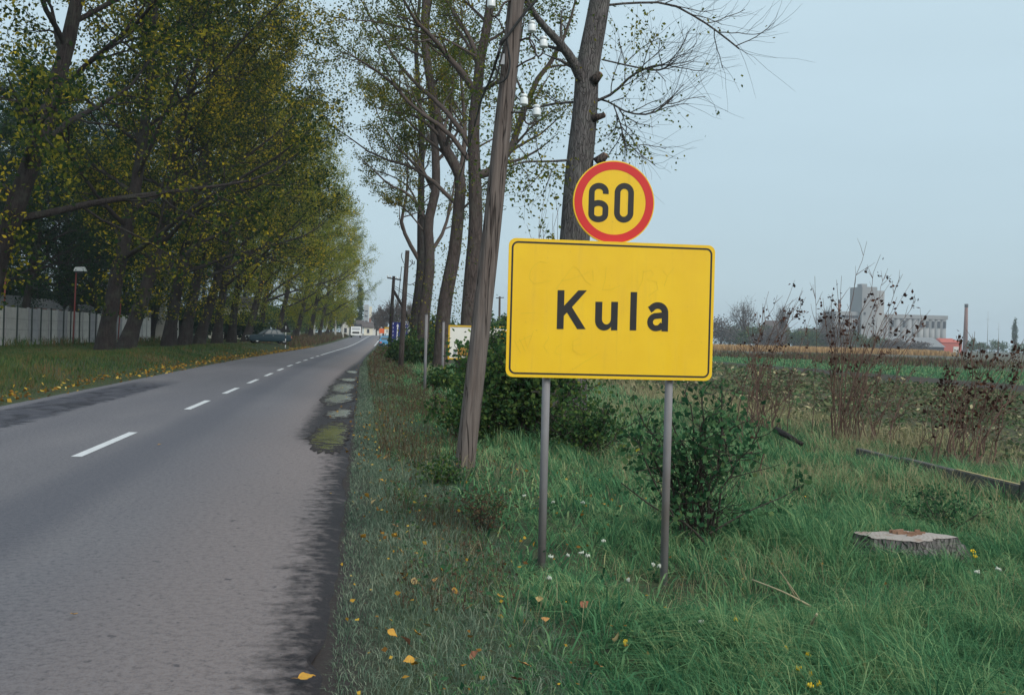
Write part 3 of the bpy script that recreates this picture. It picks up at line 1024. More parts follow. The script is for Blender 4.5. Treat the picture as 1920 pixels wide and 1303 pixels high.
# ================================================================== factory across the field
def factory():
    yd = 600
    gz = Hf(300, yd)

    def span(x0, x1, yt):
        a, c = P(x0, yt, yd), P(x1, yt, yd)
        return (a.x + c.x) / 2, c.x - a.x, (a.z + c.z) / 2 - gz
    # grain elevator
    xc, w, h = span(1617, 1645, 538)
    s = empty('grain_elevator', (xc, yd, gz), label='tall grey concrete grain elevator tower beyond the field', cat='elevator')
    MB().box((0, 8, h / 2), (w, 16, h)).build('tower', M['silo_wall'], s)
    x2, w2, h2 = span(1646, 1661, 545)
    MB().box((x2 - xc, 9, h2 / 2), (w2, 15, h2)).build('tower', M['silo_pale'], s)
    MB().box((-w * .1, 8, h + 1.0), (w * .35, 6, 2.0)).build('head_house', M['silo_wall'], s)
    x3, w3, h3 = span(1571, 1616, 584)
    MB().box((x3 - xc, 12, h3 / 2), (w3, 18, h3)).build('mill_house', M['silo_wall'], s)
    for r in range(3):
        MB().box((x3 - xc, 2.9, h3 - 3 - r * 4.2), (w3 * .86, .3, 1.5)).build('window_band', M['window_dark'], s)
    for k in range(7):
        MB().box((-w * .3 + (k % 2) * w * .6, -.1, 5 + k * 4.2), (1.2, .3, 1.6)).build('window', M['window_dark'], s)
    # silo row
    xc, w, h = span(1662, 1794, 590)
    s = empty('silo_block', (xc, yd + 6, gz), label='long row of pale grain silos right of the elevator tower', cat='silo')
    n = 12
    cw = w / n
    for k in range(n):
        x = -w / 2 + (k + .5) * cw
        MB().lathe((x, 6, 0), [(cw * .52, 0), (cw * .52, h - 2.4)], 14).build('silo', M['silo_pale'] if k > 6 else M['silo_wall'], s)
    MB().box((0, 6, h - 1.1), (w, cw * 1.2, 2.4)).build('gallery', M['silo_wall'], s)
    for k in range(n):
        if k in (7, 8, 9, 10, 11, 2, 4):
            x = -w / 2 + (k + .5) * cw
            MB().box((x, 6 - cw * .5, h - 5.5), (cw * .42, .8, 4.2)).build('opening', M['window_dark'], s)
    # long shed
    a, c = P(1655, 648, 520), P(1772, 652, 520)
    g2 = Hf(300, 520)
    w, xc = c.x - a.x, (a.x + c.x) / 2
    s = empty('long_shed', (xc, 520, g2), label='long low shed with grey green roof in front of the silos', cat='shed')
    he, hr = max(2.0, a.z - g2), P(1712, 632, 520).z - g2
    MB().box((0, 8, he / 2), (w, 14, he)).build('wall', M['window_dark'], s)
    r = MB()
    r.add([(-w / 2 - .5, 0, he), (w / 2 + .5, 0, he), (w / 2 + .5, 16, he), (-w / 2 - .5, 16, he), (-w / 2 + 2, 8, hr), (w / 2 - 2, 8, hr)], [(0, 1, 5, 4), (2, 3, 4, 5), (0, 4, 3), (1, 2, 5), (0, 3, 2, 1)])
    r.build('roof', M['roof_grey'], s)
    # red barn
    a, c = P(1766, 634, 540), P(1804, 636, 540)
    w, xc = c.x - a.x, (a.x + c.x) / 2
    s = empty('red_barn', (xc, 540, g2), label='brick red building below the tall chimney', cat='building')
    h = a.z - g2
    MB().box((0, 6, h * .35), (w, 12, h * .7)).build('wall', M['roof_red'], s)
    r = MB()
    r.add([(-w / 2 - .4, -.4, h * .7), (w / 2 + .4, -.4, h * .7), (w / 2 + .4, 12.4, h * .7), (-w / 2 - .4, 12.4, h * .7), (-w / 2 + 1, 6, h), (w / 2 - 2.5, 6, h)], [(0, 1, 5, 4), (2, 3, 4, 5), (0, 4, 3), (1, 2, 5), (0, 3, 2, 1)])
    r.build('roof', M['roof_red'], s)
    MB().box((w * .2, -.1, h * .22), (3, .3, h * .42)).build('door', M['white_wall'], s)
    # chimneys
    for (px, pyt, pyb, wpx, lab, m_) in ((1812, 570, 645, 8, 'tall slender brick chimney right of the silos', 'brick_red'), (1574, 562, 640, 6, 'shorter pinkish chimney left of the elevator tower', 'brick_red')):
        t = P(px, pyt, 610)
        s = empty('chimney_stack', (t.x, 610, gz), label=lab, cat='chimney')
        h = t.z - gz
        r = wpx * 610 / 4000.0
        MB().lathe((0, 0, 0), [(r * 1.25, 0), (r * .8, h * .9), (r * .75, h - 2.2)], 14).build('shaft', M[m_], s)
        MB().lathe((0, 0, h - 2.2), [(r * .9, 0), (r * .9, 2.2)], 14).build('cap', M['dark_metal'], s)
    # masts
    for (px, pyt, lab) in ((1853, 583, 'thin radio mast between the chimney and the far poplar'), (1873, 606, 'shorter thin mast beside the far poplar')):
        t = P(px, pyt, 580)
        s = empty('mast', (t.x, 580, gz), label=lab, cat='mast')
        h = t.z - gz
        MB().tube([(0, 0, 0), (0, 0, h)], [.28, .1], 6).build('pole', M['board_grey'], s)
        MB().tube([(-1.2, 0, h * .8), (1.2, 0, h * .8)], [.08, .08], 5).build('crossbar', M['board_grey'], s)
    # houses by the treeline
    for (x0, x1, ye, yr, lab, wm, rm) in ((1436, 1482, 622, 601, 'brown roofed house among the trees right of the town sign', 'brick_red', 'roof_tile'),
                                          (1462, 1482, 631, 622, 'small yellow house below the brown roofed house', 'board_yellow', 'roof_tile'),
                                          (1500, 1556, 632, 616, 'brown roofed farm building left of the grain elevator', 'brick_red', 'roof_tile')):
        y_ = 440 if 'small' in lab else 455
        a, c = P(x0, ye, y_), P(x1, ye, y_)
        w, xc = c.x - a.x, (a.x + c.x) / 2
        g3 = Hf(200, y_)
        s = empty('farm_house', (xc, y_, g3), label=lab, cat='house')
        he, hr = max(1.5, (a.z + c.z) / 2 - g3), P((x0 + x1) / 2, yr, y_).z - g3
        MB().box((0, 4, he / 2), (w, 8, he)).build('wall', M[wm], s)
        r = MB()
        r.add([(-w / 2 - .3, -.4, he), (w / 2 + .3, -.4, he), (w / 2 + .3, 8.4, he), (-w / 2 - .3, 8.4, he), (-w / 2 + 1, 4, hr), (w / 2 - 1, 4, hr)], [(0, 1, 5, 4), (2, 3, 4, 5), (0, 4, 3), (1, 2, 5), (0, 3, 2, 1)])
        r.build('roof', M[rm], s)
        for k in range(3):
            f = MB().box((-w / 3 + k * w / 3, -.04, he * .5), (1.1, .1, 1.2)).build('window', M['whitewash'], s)
            MB().box((-w / 3 + k * w / 3, -.1, he * .5), (.9, .04, 1.0)).build('pane', M['window_dark'], f)


factory()

# ================================================================== trees
def norm(v):
    v = np.asarray(v, float)
    return v / (np.linalg.norm(v) + 1e-12)


def grow(p, d, length, n, rng, wander=0.12, up=0.03):
    pts = [np.asarray(p, float)]
    d = norm(d)
    for _ in range(n):
        d = norm(d + rng.normal(size=3) * wander + np.array([0, 0, up]))
        pts.append(pts[-1] + d * (length / n))
    return np.array(pts)


def at(pts, t):
    f = np.clip(t, 0, 1) * (len(pts) - 1)
    i = int(min(math.floor(f), len(pts) - 2))
    w = f - i
    return pts[i] * (1 - w) + pts[i + 1] * w, norm(pts[i + 1] - pts[i])


def side_dir(t, rng, ang, flat=0.0):
    r = rng.normal(size=3)
    r[2] *= (1 - flat)
    r = norm(r - t * np.dot(r, t))
    return norm(t * math.cos(ang) + r * math.sin(ang))


def clump(c, n, s, rng):
    return c[rng.integers(0, len(c), n)] + rng.normal(size=(n, 3)) * s


def tree_parts(root, trunk, tr, limbs, rng, mats, n_branch=8, n_twig=6, branch_len=0.42, twig_len=1.1, leaves=8000, leaf=(0.07, 0.13), leaf_sd=0.16, leaf_from=0.25, ivy=None, up=0.04, leaf_bias=None, twig_r=0.007, hang=0.0):
    """trunk, each main limb, the twigs and the leaves of one tree, in the root's local space.
    limbs: list of (points, base radius)"""
    nt_ = len(trunk)
    tb = Tubes()
    tb.add(trunk, tr, 14)
    link('trunk', tb.mesh('trunk'), mats[0], root)
    tw = Tubes()
    lp = []
    for (lpts, r0) in limbs:
        L = float(np.sum(np.linalg.norm(np.diff(lpts, axis=0), axis=1)))
        lt = Tubes()
        rad = np.linspace(r0, max(0.018, r0 * 0.16), len(lpts))
        lt.add(lpts, rad, 8)
        for k in range(n_branch):
            t = 0.18 + 0.8 * (k + rng.random()) / n_branch
            p, d = at(lpts, t)
            bl = L * branch_len * (1.15 - 0.75 * t) * rng.uniform(0.6, 1.15)
            bl = max(bl, 0.9)
            b = grow(p, side_dir(d, rng, rng.uniform(0.5, 1.0)), bl, 6, rng, 0.14, up)
            br = max(0.012, r0 * (1 - 0.8 * t) * 0.5)
            lt.add(b, np.linspace(br, 0.007, 7), 5)
            for q in range(n_twig):
                tt = 0.2 + 0.8 * (q + rng.random()) / n_twig
                p2, d2 = at(b, tt)
                w = grow(p2, side_dir(d2, rng, rng.uniform(0.4, 1.0)), twig_len * rng.uniform(0.5, 1.3), 4, rng, 0.16, up - hang)
                tw.add(w, np.linspace(twig_r, twig_r * .45, 5), 3)
                if tt > leaf_from:
                    lp.append(w[1:])
            lp.append(b[3:])
        p, d = at(lpts, 1.0)
        for q in range(4):
            w = grow(p, side_dir(d, rng, rng.uniform(0.1, 0.6)), twig_len * rng.uniform(0.8, 1.6), 4, rng, 0.14, up)
            tw.add(w, np.linspace(twig_r, twig_r * .45, 5), 3)
            lp.append(w)
        link('limb', lt.mesh('limb'), mats[1], root)
    o = link('twigs', tw.mesh('twigs'), mats[1], root)
    o['kind'] = 'stuff'
    pts = np.concatenate(lp)
    if leaf_bias is not None:
        keep = rng.random(len(pts)) < leaf_bias(pts)
        pts = pts[keep]
    if leaves and len(pts):
        c = clump(pts, leaves, leaf_sd, rng)
        if ivy:
            zz = rng.uniform(ivy[0], ivy[1], ivy[2])
            k = np.interp(zz, trunk[:, 2], np.arange(nt_))
            i0 = np.clip(k.astype(int), 0, nt_ - 2)
            base = trunk[i0] + (trunk[i0 + 1] - trunk[i0]) * (k - i0)[:, None]
            ang = rng.uniform(0, 2 * np.pi, ivy[2])
            rr = np.interp(zz, trunk[:, 2], tr) + np.abs(rng.normal(0, ivy[3], ivy[2]))
            c2 = base + np.stack([np.cos(ang) * rr, np.sin(ang) * rr, np.zeros(ivy[2])], -1)
            # sprouts come in tufts
            tuft = np.sin(zz * 2.3 + ang * 2) + rng.normal(0, .5, ivy[2]) > 0.5
            c = np.concatenate([c, c2[tuft]])
        s = rng.uniform(leaf[0], leaf[1], len(c))
        o = link('crown', leaf_mesh('crown', c, s, rng), mats[2], root)
        o['kind'] = 'stuff'


# ---- big spreading poplars of the left row: three shapes, copied and turned
def left_poplar(seed, height, r0, lean, label):
    rng = np.random.default_rng(seed)
    root = empty('poplar_tree', (0, 0, 0), label=label, cat='tree', group='row of autumn poplars along the left of the road')
    n = 14
    hs = np.linspace(-0.25, height, n)
    trunk = np.stack([lean * hs + 0.25 * np.sin(hs * .35 + seed), 0.2 * np.sin(hs * .28 + 2 * seed), hs], -1)
    tr = r0 * (1 - 0.86 * np.clip(hs / height, 0, 1)) * (1 + 0.45 * np.exp(-np.maximum(hs, 0) / 0.5))
    limbs = []
    nl = 22
    for k in range(nl):
        t = 0.21 + 0.75 * k / (nl - 1)
        p, d = at(trunk, t)
        az = 2.4 * k + rng.uniform(-.4, .4)
        out = np.array([math.cos(az), math.sin(az), 0.0])
        roadward = 0.5 + 0.5 * out[0]
        el = rng.uniform(0.12, 0.5) + 0.5 * t
        d0 = norm(out * math.cos(el) + np.array([0, 0, math.sin(el)]))
        L = (6.2 + 6.2 * roadward) * (1.2 - 0.75 * t) * rng.uniform(0.85, 1.1)
        pts = grow(p, d0, L, 9, rng, 0.09, 0.02)
        limbs.append((pts, np.interp(p[2], hs, tr) * 0.42))
    tree_parts(root, trunk, tr, limbs, rng, (M['bark_dark'], M['bark_dark'], M['leaf_left']), 10, 6, 0.44, 1.4, 31000, (0.12, 0.22), 0.20, 0.0, (1.8, 8.0, 3400, 0.75), 0.02, hang=0.07)
    return root


VAR = [left_poplar(11, 22.5, 0.40, 0.13, 'x'), left_poplar(23, 24.0, 0.40, 0.10, 'x'), left_poplar(37, 21.5, 0.42, 0.16, 'x')]
note_kids()
LEFT = [  # px of the foot, distance, variant, turn, size, label
    (-40, 37.0, 1, 0.2, 0.98, 'nearest left poplar leaning into the view at the left edge, long limbs reaching in'),
    (205, 55.0, 0, -0.3, 1.0, 'stout dark poplar trunk rising from the grass at the end of the bare fence panels'),
    (238, 58.8, 2, 0.5, 0.98, 'dark poplar leaning towards the road right beside the stoutest trunk by the fence'),
    (322, 71.0, 1, 0.1, 1.0, 'slimmer poplar third from the fence with a pale gap on its right'),
    (350, 78.0, 0, 0.9, 1.04, 'broad trunked poplar in the middle of the left row'),
    (378, 86.0, 2, -0.5, 1.0, 'poplar standing close behind the broad trunk in the middle of the left row'),
    (412, 96.0, 1, 1.3, 1.03, 'poplar two trunks left of the parked dark sedan'),
    (437, 106.0, 0, -0.8, 1.0, 'dark poplar trunk just left of the parked sedan'),
    (462, 118.0, 2, 0.4, 1.02, 'poplar trunk right behind the bonnet of the parked sedan'),
    (488, 131.0, 1, -0.2, 1.0, 'poplar rising behind the roof of the parked sedan'),
]
for i, (px, y, v, rz, sc, lab) in enumerate(LEFT):
    d = ray(px, 640)
    x = d.x * y / d.y
    o = copy_tree(VAR[v])
    o.location = (x, y, Hf(x, y) - .05)
    o.rotation_euler = (0, (0.11, 0.0, 0.07, 0.02, 0.0, 0.05, 0.02, 0.0, 0.03, 0.02)[i], rz)
    o.scale = (sc, sc, sc)
    o['label'] = lab
    if y > 90:
        for c in o.children:
            for s in c.material_slots:
                if s.material is M['leaf_left'] or (s.material and s.material.name == 'leaf_left'):
                    s.link = 'OBJECT'
                    s.material = M['leaf_far']
# yellower poplars farther on, and the dark wood behind the fence
for k, (px, y, v, rz, sc) in enumerate(((522, 142, 0, .3, .95), (556, 152, 2, -.4, .9), (584, 166, 1, .4, .88), (600, 184, 0, -.2, .84), (612, 205, 2, .5, .78))):
    d = ray(px, 640)
    x = d.x * y / d.y
    o = copy_tree(VAR[v], None, {'leaf_left': M['leaf_far']})
    o.location = (x, y, Hf(x, y) - .05)
    o.rotation_euler = (0, 0, rz)
    o.scale = (sc, sc, sc)
    o['label'] = 'yellow green poplar at the far end of the left row'
    o['group'] = 'far yellow green poplars of the left row'
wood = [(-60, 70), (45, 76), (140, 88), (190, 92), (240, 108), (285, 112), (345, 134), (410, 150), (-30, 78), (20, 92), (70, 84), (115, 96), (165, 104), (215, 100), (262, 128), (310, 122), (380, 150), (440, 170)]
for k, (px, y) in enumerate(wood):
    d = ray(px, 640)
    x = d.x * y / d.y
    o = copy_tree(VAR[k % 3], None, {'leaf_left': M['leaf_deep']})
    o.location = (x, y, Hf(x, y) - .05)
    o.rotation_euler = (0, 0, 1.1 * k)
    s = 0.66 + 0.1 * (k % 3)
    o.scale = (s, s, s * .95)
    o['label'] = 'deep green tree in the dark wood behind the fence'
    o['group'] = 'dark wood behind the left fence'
for r in VAR:                                   # the shapes themselves are not part of the place
    for ch in KIDS[r.name]:
        bpy.data.objects.remove(ch)
    bpy.data.objects.remove(r)


# ---- trees of the right row, each with its own forks as the photograph shows them
def px_path(pts, y, r, rng=None, drift=0.0):
    out = []
    sgn = rng.choice([-1, 1]) if rng is not None else 1
    for k, (a, b) in enumerate(pts):
        dy = sgn * drift * (k / max(1, len(pts) - 1)) ** 1.2
        out.append(np.array(P(a, b, y + dy)) - r)
    return np.array(out)


def smooth_path(p, n):
    """Catmull-Rom through the points"""
    p = np.asarray(p)
    q = np.concatenate([[2 * p[0] - p[1]], p, [2 * p[-1] - p[-2]]])
    out = []
    m = len(p) - 1
    for s in np.linspace(0, m - 1e-6, n):
        i = int(s)
        t = s - i
        a, b, c, d = q[i], q[i + 1], q[i + 2], q[i + 3]
        out.append(0.5 * ((2 * b) + (-a + c) * t + (2 * a - 5 * b + 4 * c - d) * t * t + (-a + 3 * b - 3 * c + d) * t ** 3))
    return np.array(out)


def right_tree(seed, y, foot_px, trunk_px, r_base, limbs_px, label, n_auto, top, leaves, leaf, bark='bark', auto_len=5.0, ivy=None, bias=None, n_branch=8, auto_from=0.45, twig_r=0.007):
    rng = np.random.default_rng(seed)
    d = ray(foot_px, 700)
    x = d.x * y / d.y
    base = Vector((x, y, Hf(x, y)))
    root = empty('poplar_tree', base, label=label, cat='tree', group='row of thin leaved poplars along the right verge')
    b = np.array(base)
    tp = [np.array([0, 0, -0.3])] + [np.array(P(a, c, y)) - b for a, c in trunk_px]
    last = tp[-1]
    tp.append(last + np.array([0.25, 0.3, top * .5]))
    tp.append(last + np.array([0.3, 0.2, top]))
    trunk = smooth_path(tp, 26)
    hh = trunk[:, 2] / trunk[-1, 2]
    tr = r_base * (1 - 0.78 * np.clip(hh, 0, 1)) * (1 + 0.35 * np.exp(-np.maximum(trunk[:, 2], 0) / 0.5))
    limbs = []
    for pts, r0, drift in limbs_px:
        limbs.append((smooth_path(px_path(pts, y, b, rng, drift), 10), r0))
    for k in range(n_auto):
        t = auto_from + (0.97 - auto_from) * (k + rng.random() * .6) / n_auto
        p, dd = at(trunk, t)
        az = 2.4 * k + rng.uniform(-.5, .5) + seed
        el = rng.uniform(0.45, 0.95)
        d0 = np.array([math.cos(az) * math.cos(el), math.sin(az) * math.cos(el), math.sin(el)])
        pts = grow(p, d0, auto_len * rng.uniform(.7, 1.2) * (1.25 - .6 * t), 8, rng, 0.1, 0.03)
        limbs.append((pts, np.interp(p[2], trunk[:, 2], tr) * rng.uniform(.3, .45)))
    tree_parts(root, trunk, tr, limbs, rng, (M[bark], M['twig'] if bark != 'bark' else M['bark'], M['leaf_right']), n_branch, 6, 0.40, 1.0, leaves, leaf, 0.13, 0.0, ivy, 0.05, bias, twig_r)
    return root


T1 = right_tree(101, 22.0, 1058, [(1066, 700), (1071, 560), (1078, 445), (1085, 328), (1097, 208), (1102, 130), (1116, 52), (1125, 0), (1136, -70)], 0.40,
    [([(1102, 176), (1086, 140), (1072, 112), (1050, 82), (1022, 52), (998, 20), (975, -25), (950, -80)], 0.135, 1.5),
     ([(1100, 190), (1040, 195), (985, 205), (940, 196)], 0.030, 1.0),
     ([(1080, 300), (1030, 303), (985, 304), (955, 312)], 0.028, -0.8),
     ([(1105, 195), (1148, 176), (1185, 142), (1220, 126), (1245, 122)], 0.032, 1.2),
     ([(1118, 185), (1142, 192), (1180, 212), (1225, 212), (1262, 182)], 0.022, 0.8),
     ([(1128, 112), (1190, 126), (1235, 132), (1262, 118)], 0.018, -1.0),
     ([(1142, 10), (1190, 6), (1255, 8), (1310, 36), (1348, 62), (1386, 92)], 0.026, 0.5),
     ([(1150, 196), (1164, 236), (1172, 276)], 0.014, 0.2)],
    'big grey barked poplar rising right behind the town sign', 9, 5.5, 7000, (0.055, 0.10), 'bark', 4.6,
    bias=lambda p: np.clip(0.8 - 0.42 * (p[:, 0]), 0.03, 0.8), n_branch=8, auto_from=0.72, twig_r=0.0045)
# broken stubs on the big trunk
rs = np.array(T1.location)
for (pa, pb, r, w) in (((1120, 306), (1136, 290), 0.10, 'cut_wood'), ((1113, 152), (1127, 138), 0.09, 'cut_wood'), ((1112, 222), (1134, 216), 0.07, 'cut_wood')):
    a, c = np.array(P(*pa, 21.8)) - rs, np.array(P(*pb, 21.7)) - rs
    MB().tube([a, a * .5 + c * .5, c], [r * 1.3, r, r * .75], 9).build('broken_stub', M['bark_brown'], T1)
    MB().tube([c, c + (c - a) * .06], [r * .74, r * .3], 9).build('broken_face', M['cut_wood'], T1)

right_tree(102, 43.0, 876, [(879, 600), (886, 500), (892, 420), (890, 330), (888, 253), (891, 203), (896, 160), (901, 109), (911, 63), (918, 15), (924, -60)], 0.36,
    [([(893, 176), (868, 139), (843, 111), (812, 71), (782, 43), (757, 0), (735, -50)], 0.16, 2.0),
     ([(897, 112), (881, 73), (863, 43), (848, 20), (830, -15), (815, -60)], 0.12, -1.5),
     ([(882, 276), (858, 236), (823, 195), (790, 167), (762, 137), (731, 96), (693, 28), (670, -10)], 0.12, 2.5),
     ([(879, 300), (840, 248), (807, 225), (772, 198), (734, 155), (704, 132), (671, 111), (640, 98)], 0.11, -2.0),
     ([(890, 330), (925, 318), (960, 275), (996, 169), (1033, 117), (1062, 60), (1085, -20)], 0.20, 1.5),
     ([(940, 300), (975, 262), (1000, 235), (1040, 205)], 0.07, -1.0),
     ([(893, 170), (915, 165), (945, 140), (975, 80), (985, 10)], 0.10, 1.5)],
    'forking poplar directly behind the leaning wooden pole', 8, 6.0, 17000, (0.08, 0.135), 'bark_brown', 6.5, (1.0, 9.0, 700, 0.3), n_branch=9, auto_from=0.55)
right_tree(103, 57.0, 828, [(829, 640), (833, 576), (845, 510), (853, 466), (861, 383), (863, 336), (850, 305), (834, 276), (823, 236), (812, 180), (800, 110), (795, 30)], 0.42,
    [([(853, 380), (833, 361), (811, 339), (789, 325), (767, 311), (742, 305), (700, 290), (655, 258), (620, 235)], 0.13, 2.0),
     ([(862, 345), (868, 300), (872, 240), (866, 170), (860, 90), (850, 0)], 0.18, -2.0),
     ([(830, 262), (800, 232), (770, 215), (735, 210), (700, 200)], 0.10, 2.0),
     ([(858, 400), (880, 380), (905, 350), (930, 330)], 0.08, 1.0)],
    'thick barked poplar with a long drooping limb over the road, left of the wooden pole', 9, 7.0, 18000, (0.10, 0.16), 'bark_brown', 7.0, (0.6, 8.5, 1800, 0.55), n_branch=9, auto_from=0.5)
right_tree(104, 75.0, 792, [(793, 620), (797, 576), (806, 493), (803, 424), (811, 383), (817, 355), (817, 300), (812, 230), (806, 150), (800, 60)], 0.44,
    [([(804, 424), (784, 386), (761, 361), (731, 347), (698, 317), (676, 296)], 0.14, 2.5),
     ([(806, 475), (831, 435), (847, 375), (856, 310), (862, 240)], 0.15, 2.0),
     ([(814, 360), (798, 330), (780, 290), (758, 240), (742, 180)], 0.16, -2.5),
     ([(800, 440), (776, 410), (757, 390), (735, 380)], 0.07, 1.0)],
    'straight poplar trunk right of the pole with the blue board', 9, 8.0, 16000, (0.12, 0.18), 'bark_brown', 8.0, (0.6, 7.0, 1100, 0.6), n_branch=8, auto_from=0.5)
right_tree(105, 88.0, 777, [(778, 600), (784, 549), (789, 493), (789, 410), (790, 328), (790, 250), (784, 160), (780, 80)], 0.40,
    [([(786, 488), (764, 449), (753, 416), (759, 383), (762, 364), (765, 310), (758, 250)], 0.19, 2.0),
     ([(789, 400), (772, 360), (752, 340), (720, 325), (700, 322)], 0.10, -2.0),
     ([(790, 320), (800, 270), (820, 220), (835, 150)], 0.13, 2.0)],
    'poplar farthest down the right verge with a limb curving out to the road', 9, 8.0, 13000, (0.13, 0.20), 'bark_dark', 8.5, (0.4, 3.5, 700, 0.6), n_branch=8, auto_from=0.5)


# ---- small far trees
def blob_tree(name, px, y, py_top, w_px, mat_leaf, label, cat='tree', n=900, leaf=(0.6, 1.1), trunk_h=0.25, group=None, seed=0, tall=False, bare=False, gz=None, trunk_m='bark_dark', sy=1.0):
    rng = np.random.default_rng(900 + seed)
    d = ray(px, 640)
    x = d.x * y / d.y
    z0 = Hf(x, y) if gz is None else gz
    root = empty(name, (x, y, z0), label=label, cat=cat, group=group)
    h = P(px, py_top, y).z - z0
    w = w_px * y / 2000.0 / 2
    tb = Tubes()
    tb.add(np.array([[0, 0, -.2], [0.05, 0, h * .3], [0, 0.05, h * .6], [0, 0, h * .92]]), [w * .07 + .08, w * .05 + .06, w * .03 + .05, 0.03], 7)
    link('trunk', tb.mesh('trunk'), M[trunk_m], root)
    c0 = []
    if tall:
        for k in range(60):
            t = rng.random()
            r = w * (0.35 + 0.65 * math.sin(math.pi * min(1, .1 + .9 * t)) ** .7) * (1 - .45 * t)
            a = rng.uniform(0, 6.28)
            c0.append((r * .6 * math.cos(a), r * .6 * math.sin(a), h * (0.06 + .93 * t)))
        sd = np.array([w * .28, w * .28, h * .035])
    else:
        zc, rz_ = h * (trunk_h + (1 - trunk_h) / 2), h * (1 - trunk_h) / 2
        for k in range(46):
            v = rng.normal(size=3)
            v = v / np.linalg.norm(v) * rng.uniform(.35, .9)
            c0.append((v[0] * w, v[1] * w * sy, zc + v[2] * rz_ * .95))
        sd = np.array([w * .16, w * .16, rz_ * .16])
    c0 = np.array(c0)
    if bare or not tall:
        tw = Tubes()
        for k in range(0, len(c0), 1 if bare else 3):
            st = np.array([0, 0, h * rng.uniform(.18, .5)])
            mid = st * .5 + c0[k] * .5 + np.array([0, 0, h * .04])
            tw.add(np.array([st, mid, c0[k]]), [.012 * h * .6, .008 * h * .6, .02], 5)
            if bare:
                for q in range(9):
                    e = c0[k] + rng.normal(size=3) * np.array([w, w, rz_]) * .22 + np.array([0, 0, h * .05])
                    tw.add(np.array([mid * .4 + c0[k] * .6, c0[k] * .5 + e * .5, e]), [.05, .035, .02], 3)
        o = link('branches', tw.mesh('branches'), M['twig'], root)
        o['kind'] = 'stuff'
    c = c0[rng.integers(0, len(c0), n)] + rng.normal(size=(n, 3)) * sd
    c[:, 2] = np.maximum(c[:, 2], 0.1)
    o = link('crown', leaf_mesh('crown', c, rng.uniform(leaf[0], leaf[1], n), rng), M[mat_leaf], root)
    o['kind'] = 'stuff'
    return root


blob_tree('lombardy_poplar', 673, 300, 532, 15, 'leaf_cypress', 'tall narrow dark poplar standing behind the truck', n=2600, leaf=(0.3, 0.6), tall=True, seed=1)
blob_tree('lombardy_poplar', 1902, 520, 600, 12, 'leaf_cypress', 'narrow dark poplar on the skyline at the right edge', n=1800, leaf=(0.5, 0.9), tall=True, seed=2)
# young roadside trees with whitewashed stems before the truck
for k, (px, y, pt, w) in enumerate(((560, 175, 545, 48), (588, 190, 540, 50), (612, 205, 548, 46), (628, 215, 556, 40), (642, 228, 552, 36), (655, 240, 566, 30))):
    blob_tree('young_tree', px, y, pt, w, 'leaf_far', 'young green roadside tree with a whitewashed stem on the left before the truck', n=2400, leaf=(0.22, 0.42), trunk_h=.3, group='young trees on the left before the truck', seed=10 + k, trunk_m='whitewash')
# bare grey trees round the bend, right of the road
for k, (px, y, pt, w, lab) in enumerate(((718, 270, 572, 34, 'hazy bare tree above the blue car'), (742, 240, 556, 52, 'large hazy bare tree behind the braced pole'), (772, 260, 566, 40, 'hazy bare tree between the braced pole and the poplars'), (705, 330, 580, 26, 'small hazy bare tree next to the apartment tower'))):
    blob_tree('bare_tree', px, y, pt, w, 'leaf_winter', lab, n=1300, leaf=(0.25, 0.5), trunk_h=.15, seed=30 + k, bare=True)
for k, (px, y, pt, w) in enumerate(((815, 120, 590, 50), (850, 150, 600, 60), (905, 130, 585, 60), (945, 110, 590, 46), (985, 170, 600, 60), (1060, 180, 600, 70), (1150, 200, 604, 80))):
    blob_tree('leafy_tree', px, y, pt, w, 'leaf_hedge', 'bushy green tree in the thicket behind the white board and the town sign', n=1500, leaf=(0.25, 0.5), trunk_h=.05, group='thicket behind the town sign', seed=40 + k)
for k, (px, y) in enumerate(((478, 150), (505, 160), (530, 172), (556, 182), (580, 200), (604, 222), (626, 236), (646, 250))):
    blob_tree('leafy_tree', px - 6, y + 25, 560 + 3 * k, 60, 'leaf_hedge', 'bushy green tree in the belt behind the far poplars and the parked sedan', n=1500, leaf=(0.3, 0.6), trunk_h=.02, group='green belt behind the far left poplars', seed=170 + k)
# dark undergrowth trees behind the fence
for k in range(13):
    px = -40 + 42 * k
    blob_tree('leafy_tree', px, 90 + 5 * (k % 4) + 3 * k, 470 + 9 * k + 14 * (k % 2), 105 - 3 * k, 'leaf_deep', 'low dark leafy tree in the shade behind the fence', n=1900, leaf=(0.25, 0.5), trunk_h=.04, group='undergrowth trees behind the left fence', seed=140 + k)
# skyline across the field
blob_tree('bare_tree', 1393, 430, 560, 60, 'leaf_winter', 'broad crowned bare tree on the skyline just right of the town sign', n=500, leaf=(0.35, 0.7), trunk_h=.3, seed=50, bare=True)
blob_tree('bare_tree', 1466, 430, 570, 40, 'leaf_winter', 'smaller bare tree on the skyline above the brown roofed house', n=350, leaf=(0.35, 0.7), trunk_h=.3, seed=51, bare=True)
blob_tree('bare_tree', 1546, 440, 574, 46, 'leaf_winter', 'bare tree on the skyline left of the grain elevator', n=350, leaf=(0.35, 0.7), trunk_h=.3, seed=52, bare=True)
sky = [(1352, 590, 80), (1385, 604, 80), (1420, 602, 76), (1450, 610, 70), (1490, 614, 80), (1530, 612, 76), (1566, 606, 74), (1600, 622, 70), (1640, 630, 70), (1680, 636, 60), (1368, 612, 90), (1405, 616, 90), (1440, 620, 80), (1510, 622, 90), (1550, 624, 80), (1720, 640, 60), (1300, 592, 60), (1240, 596, 60), (1190, 600, 60)]
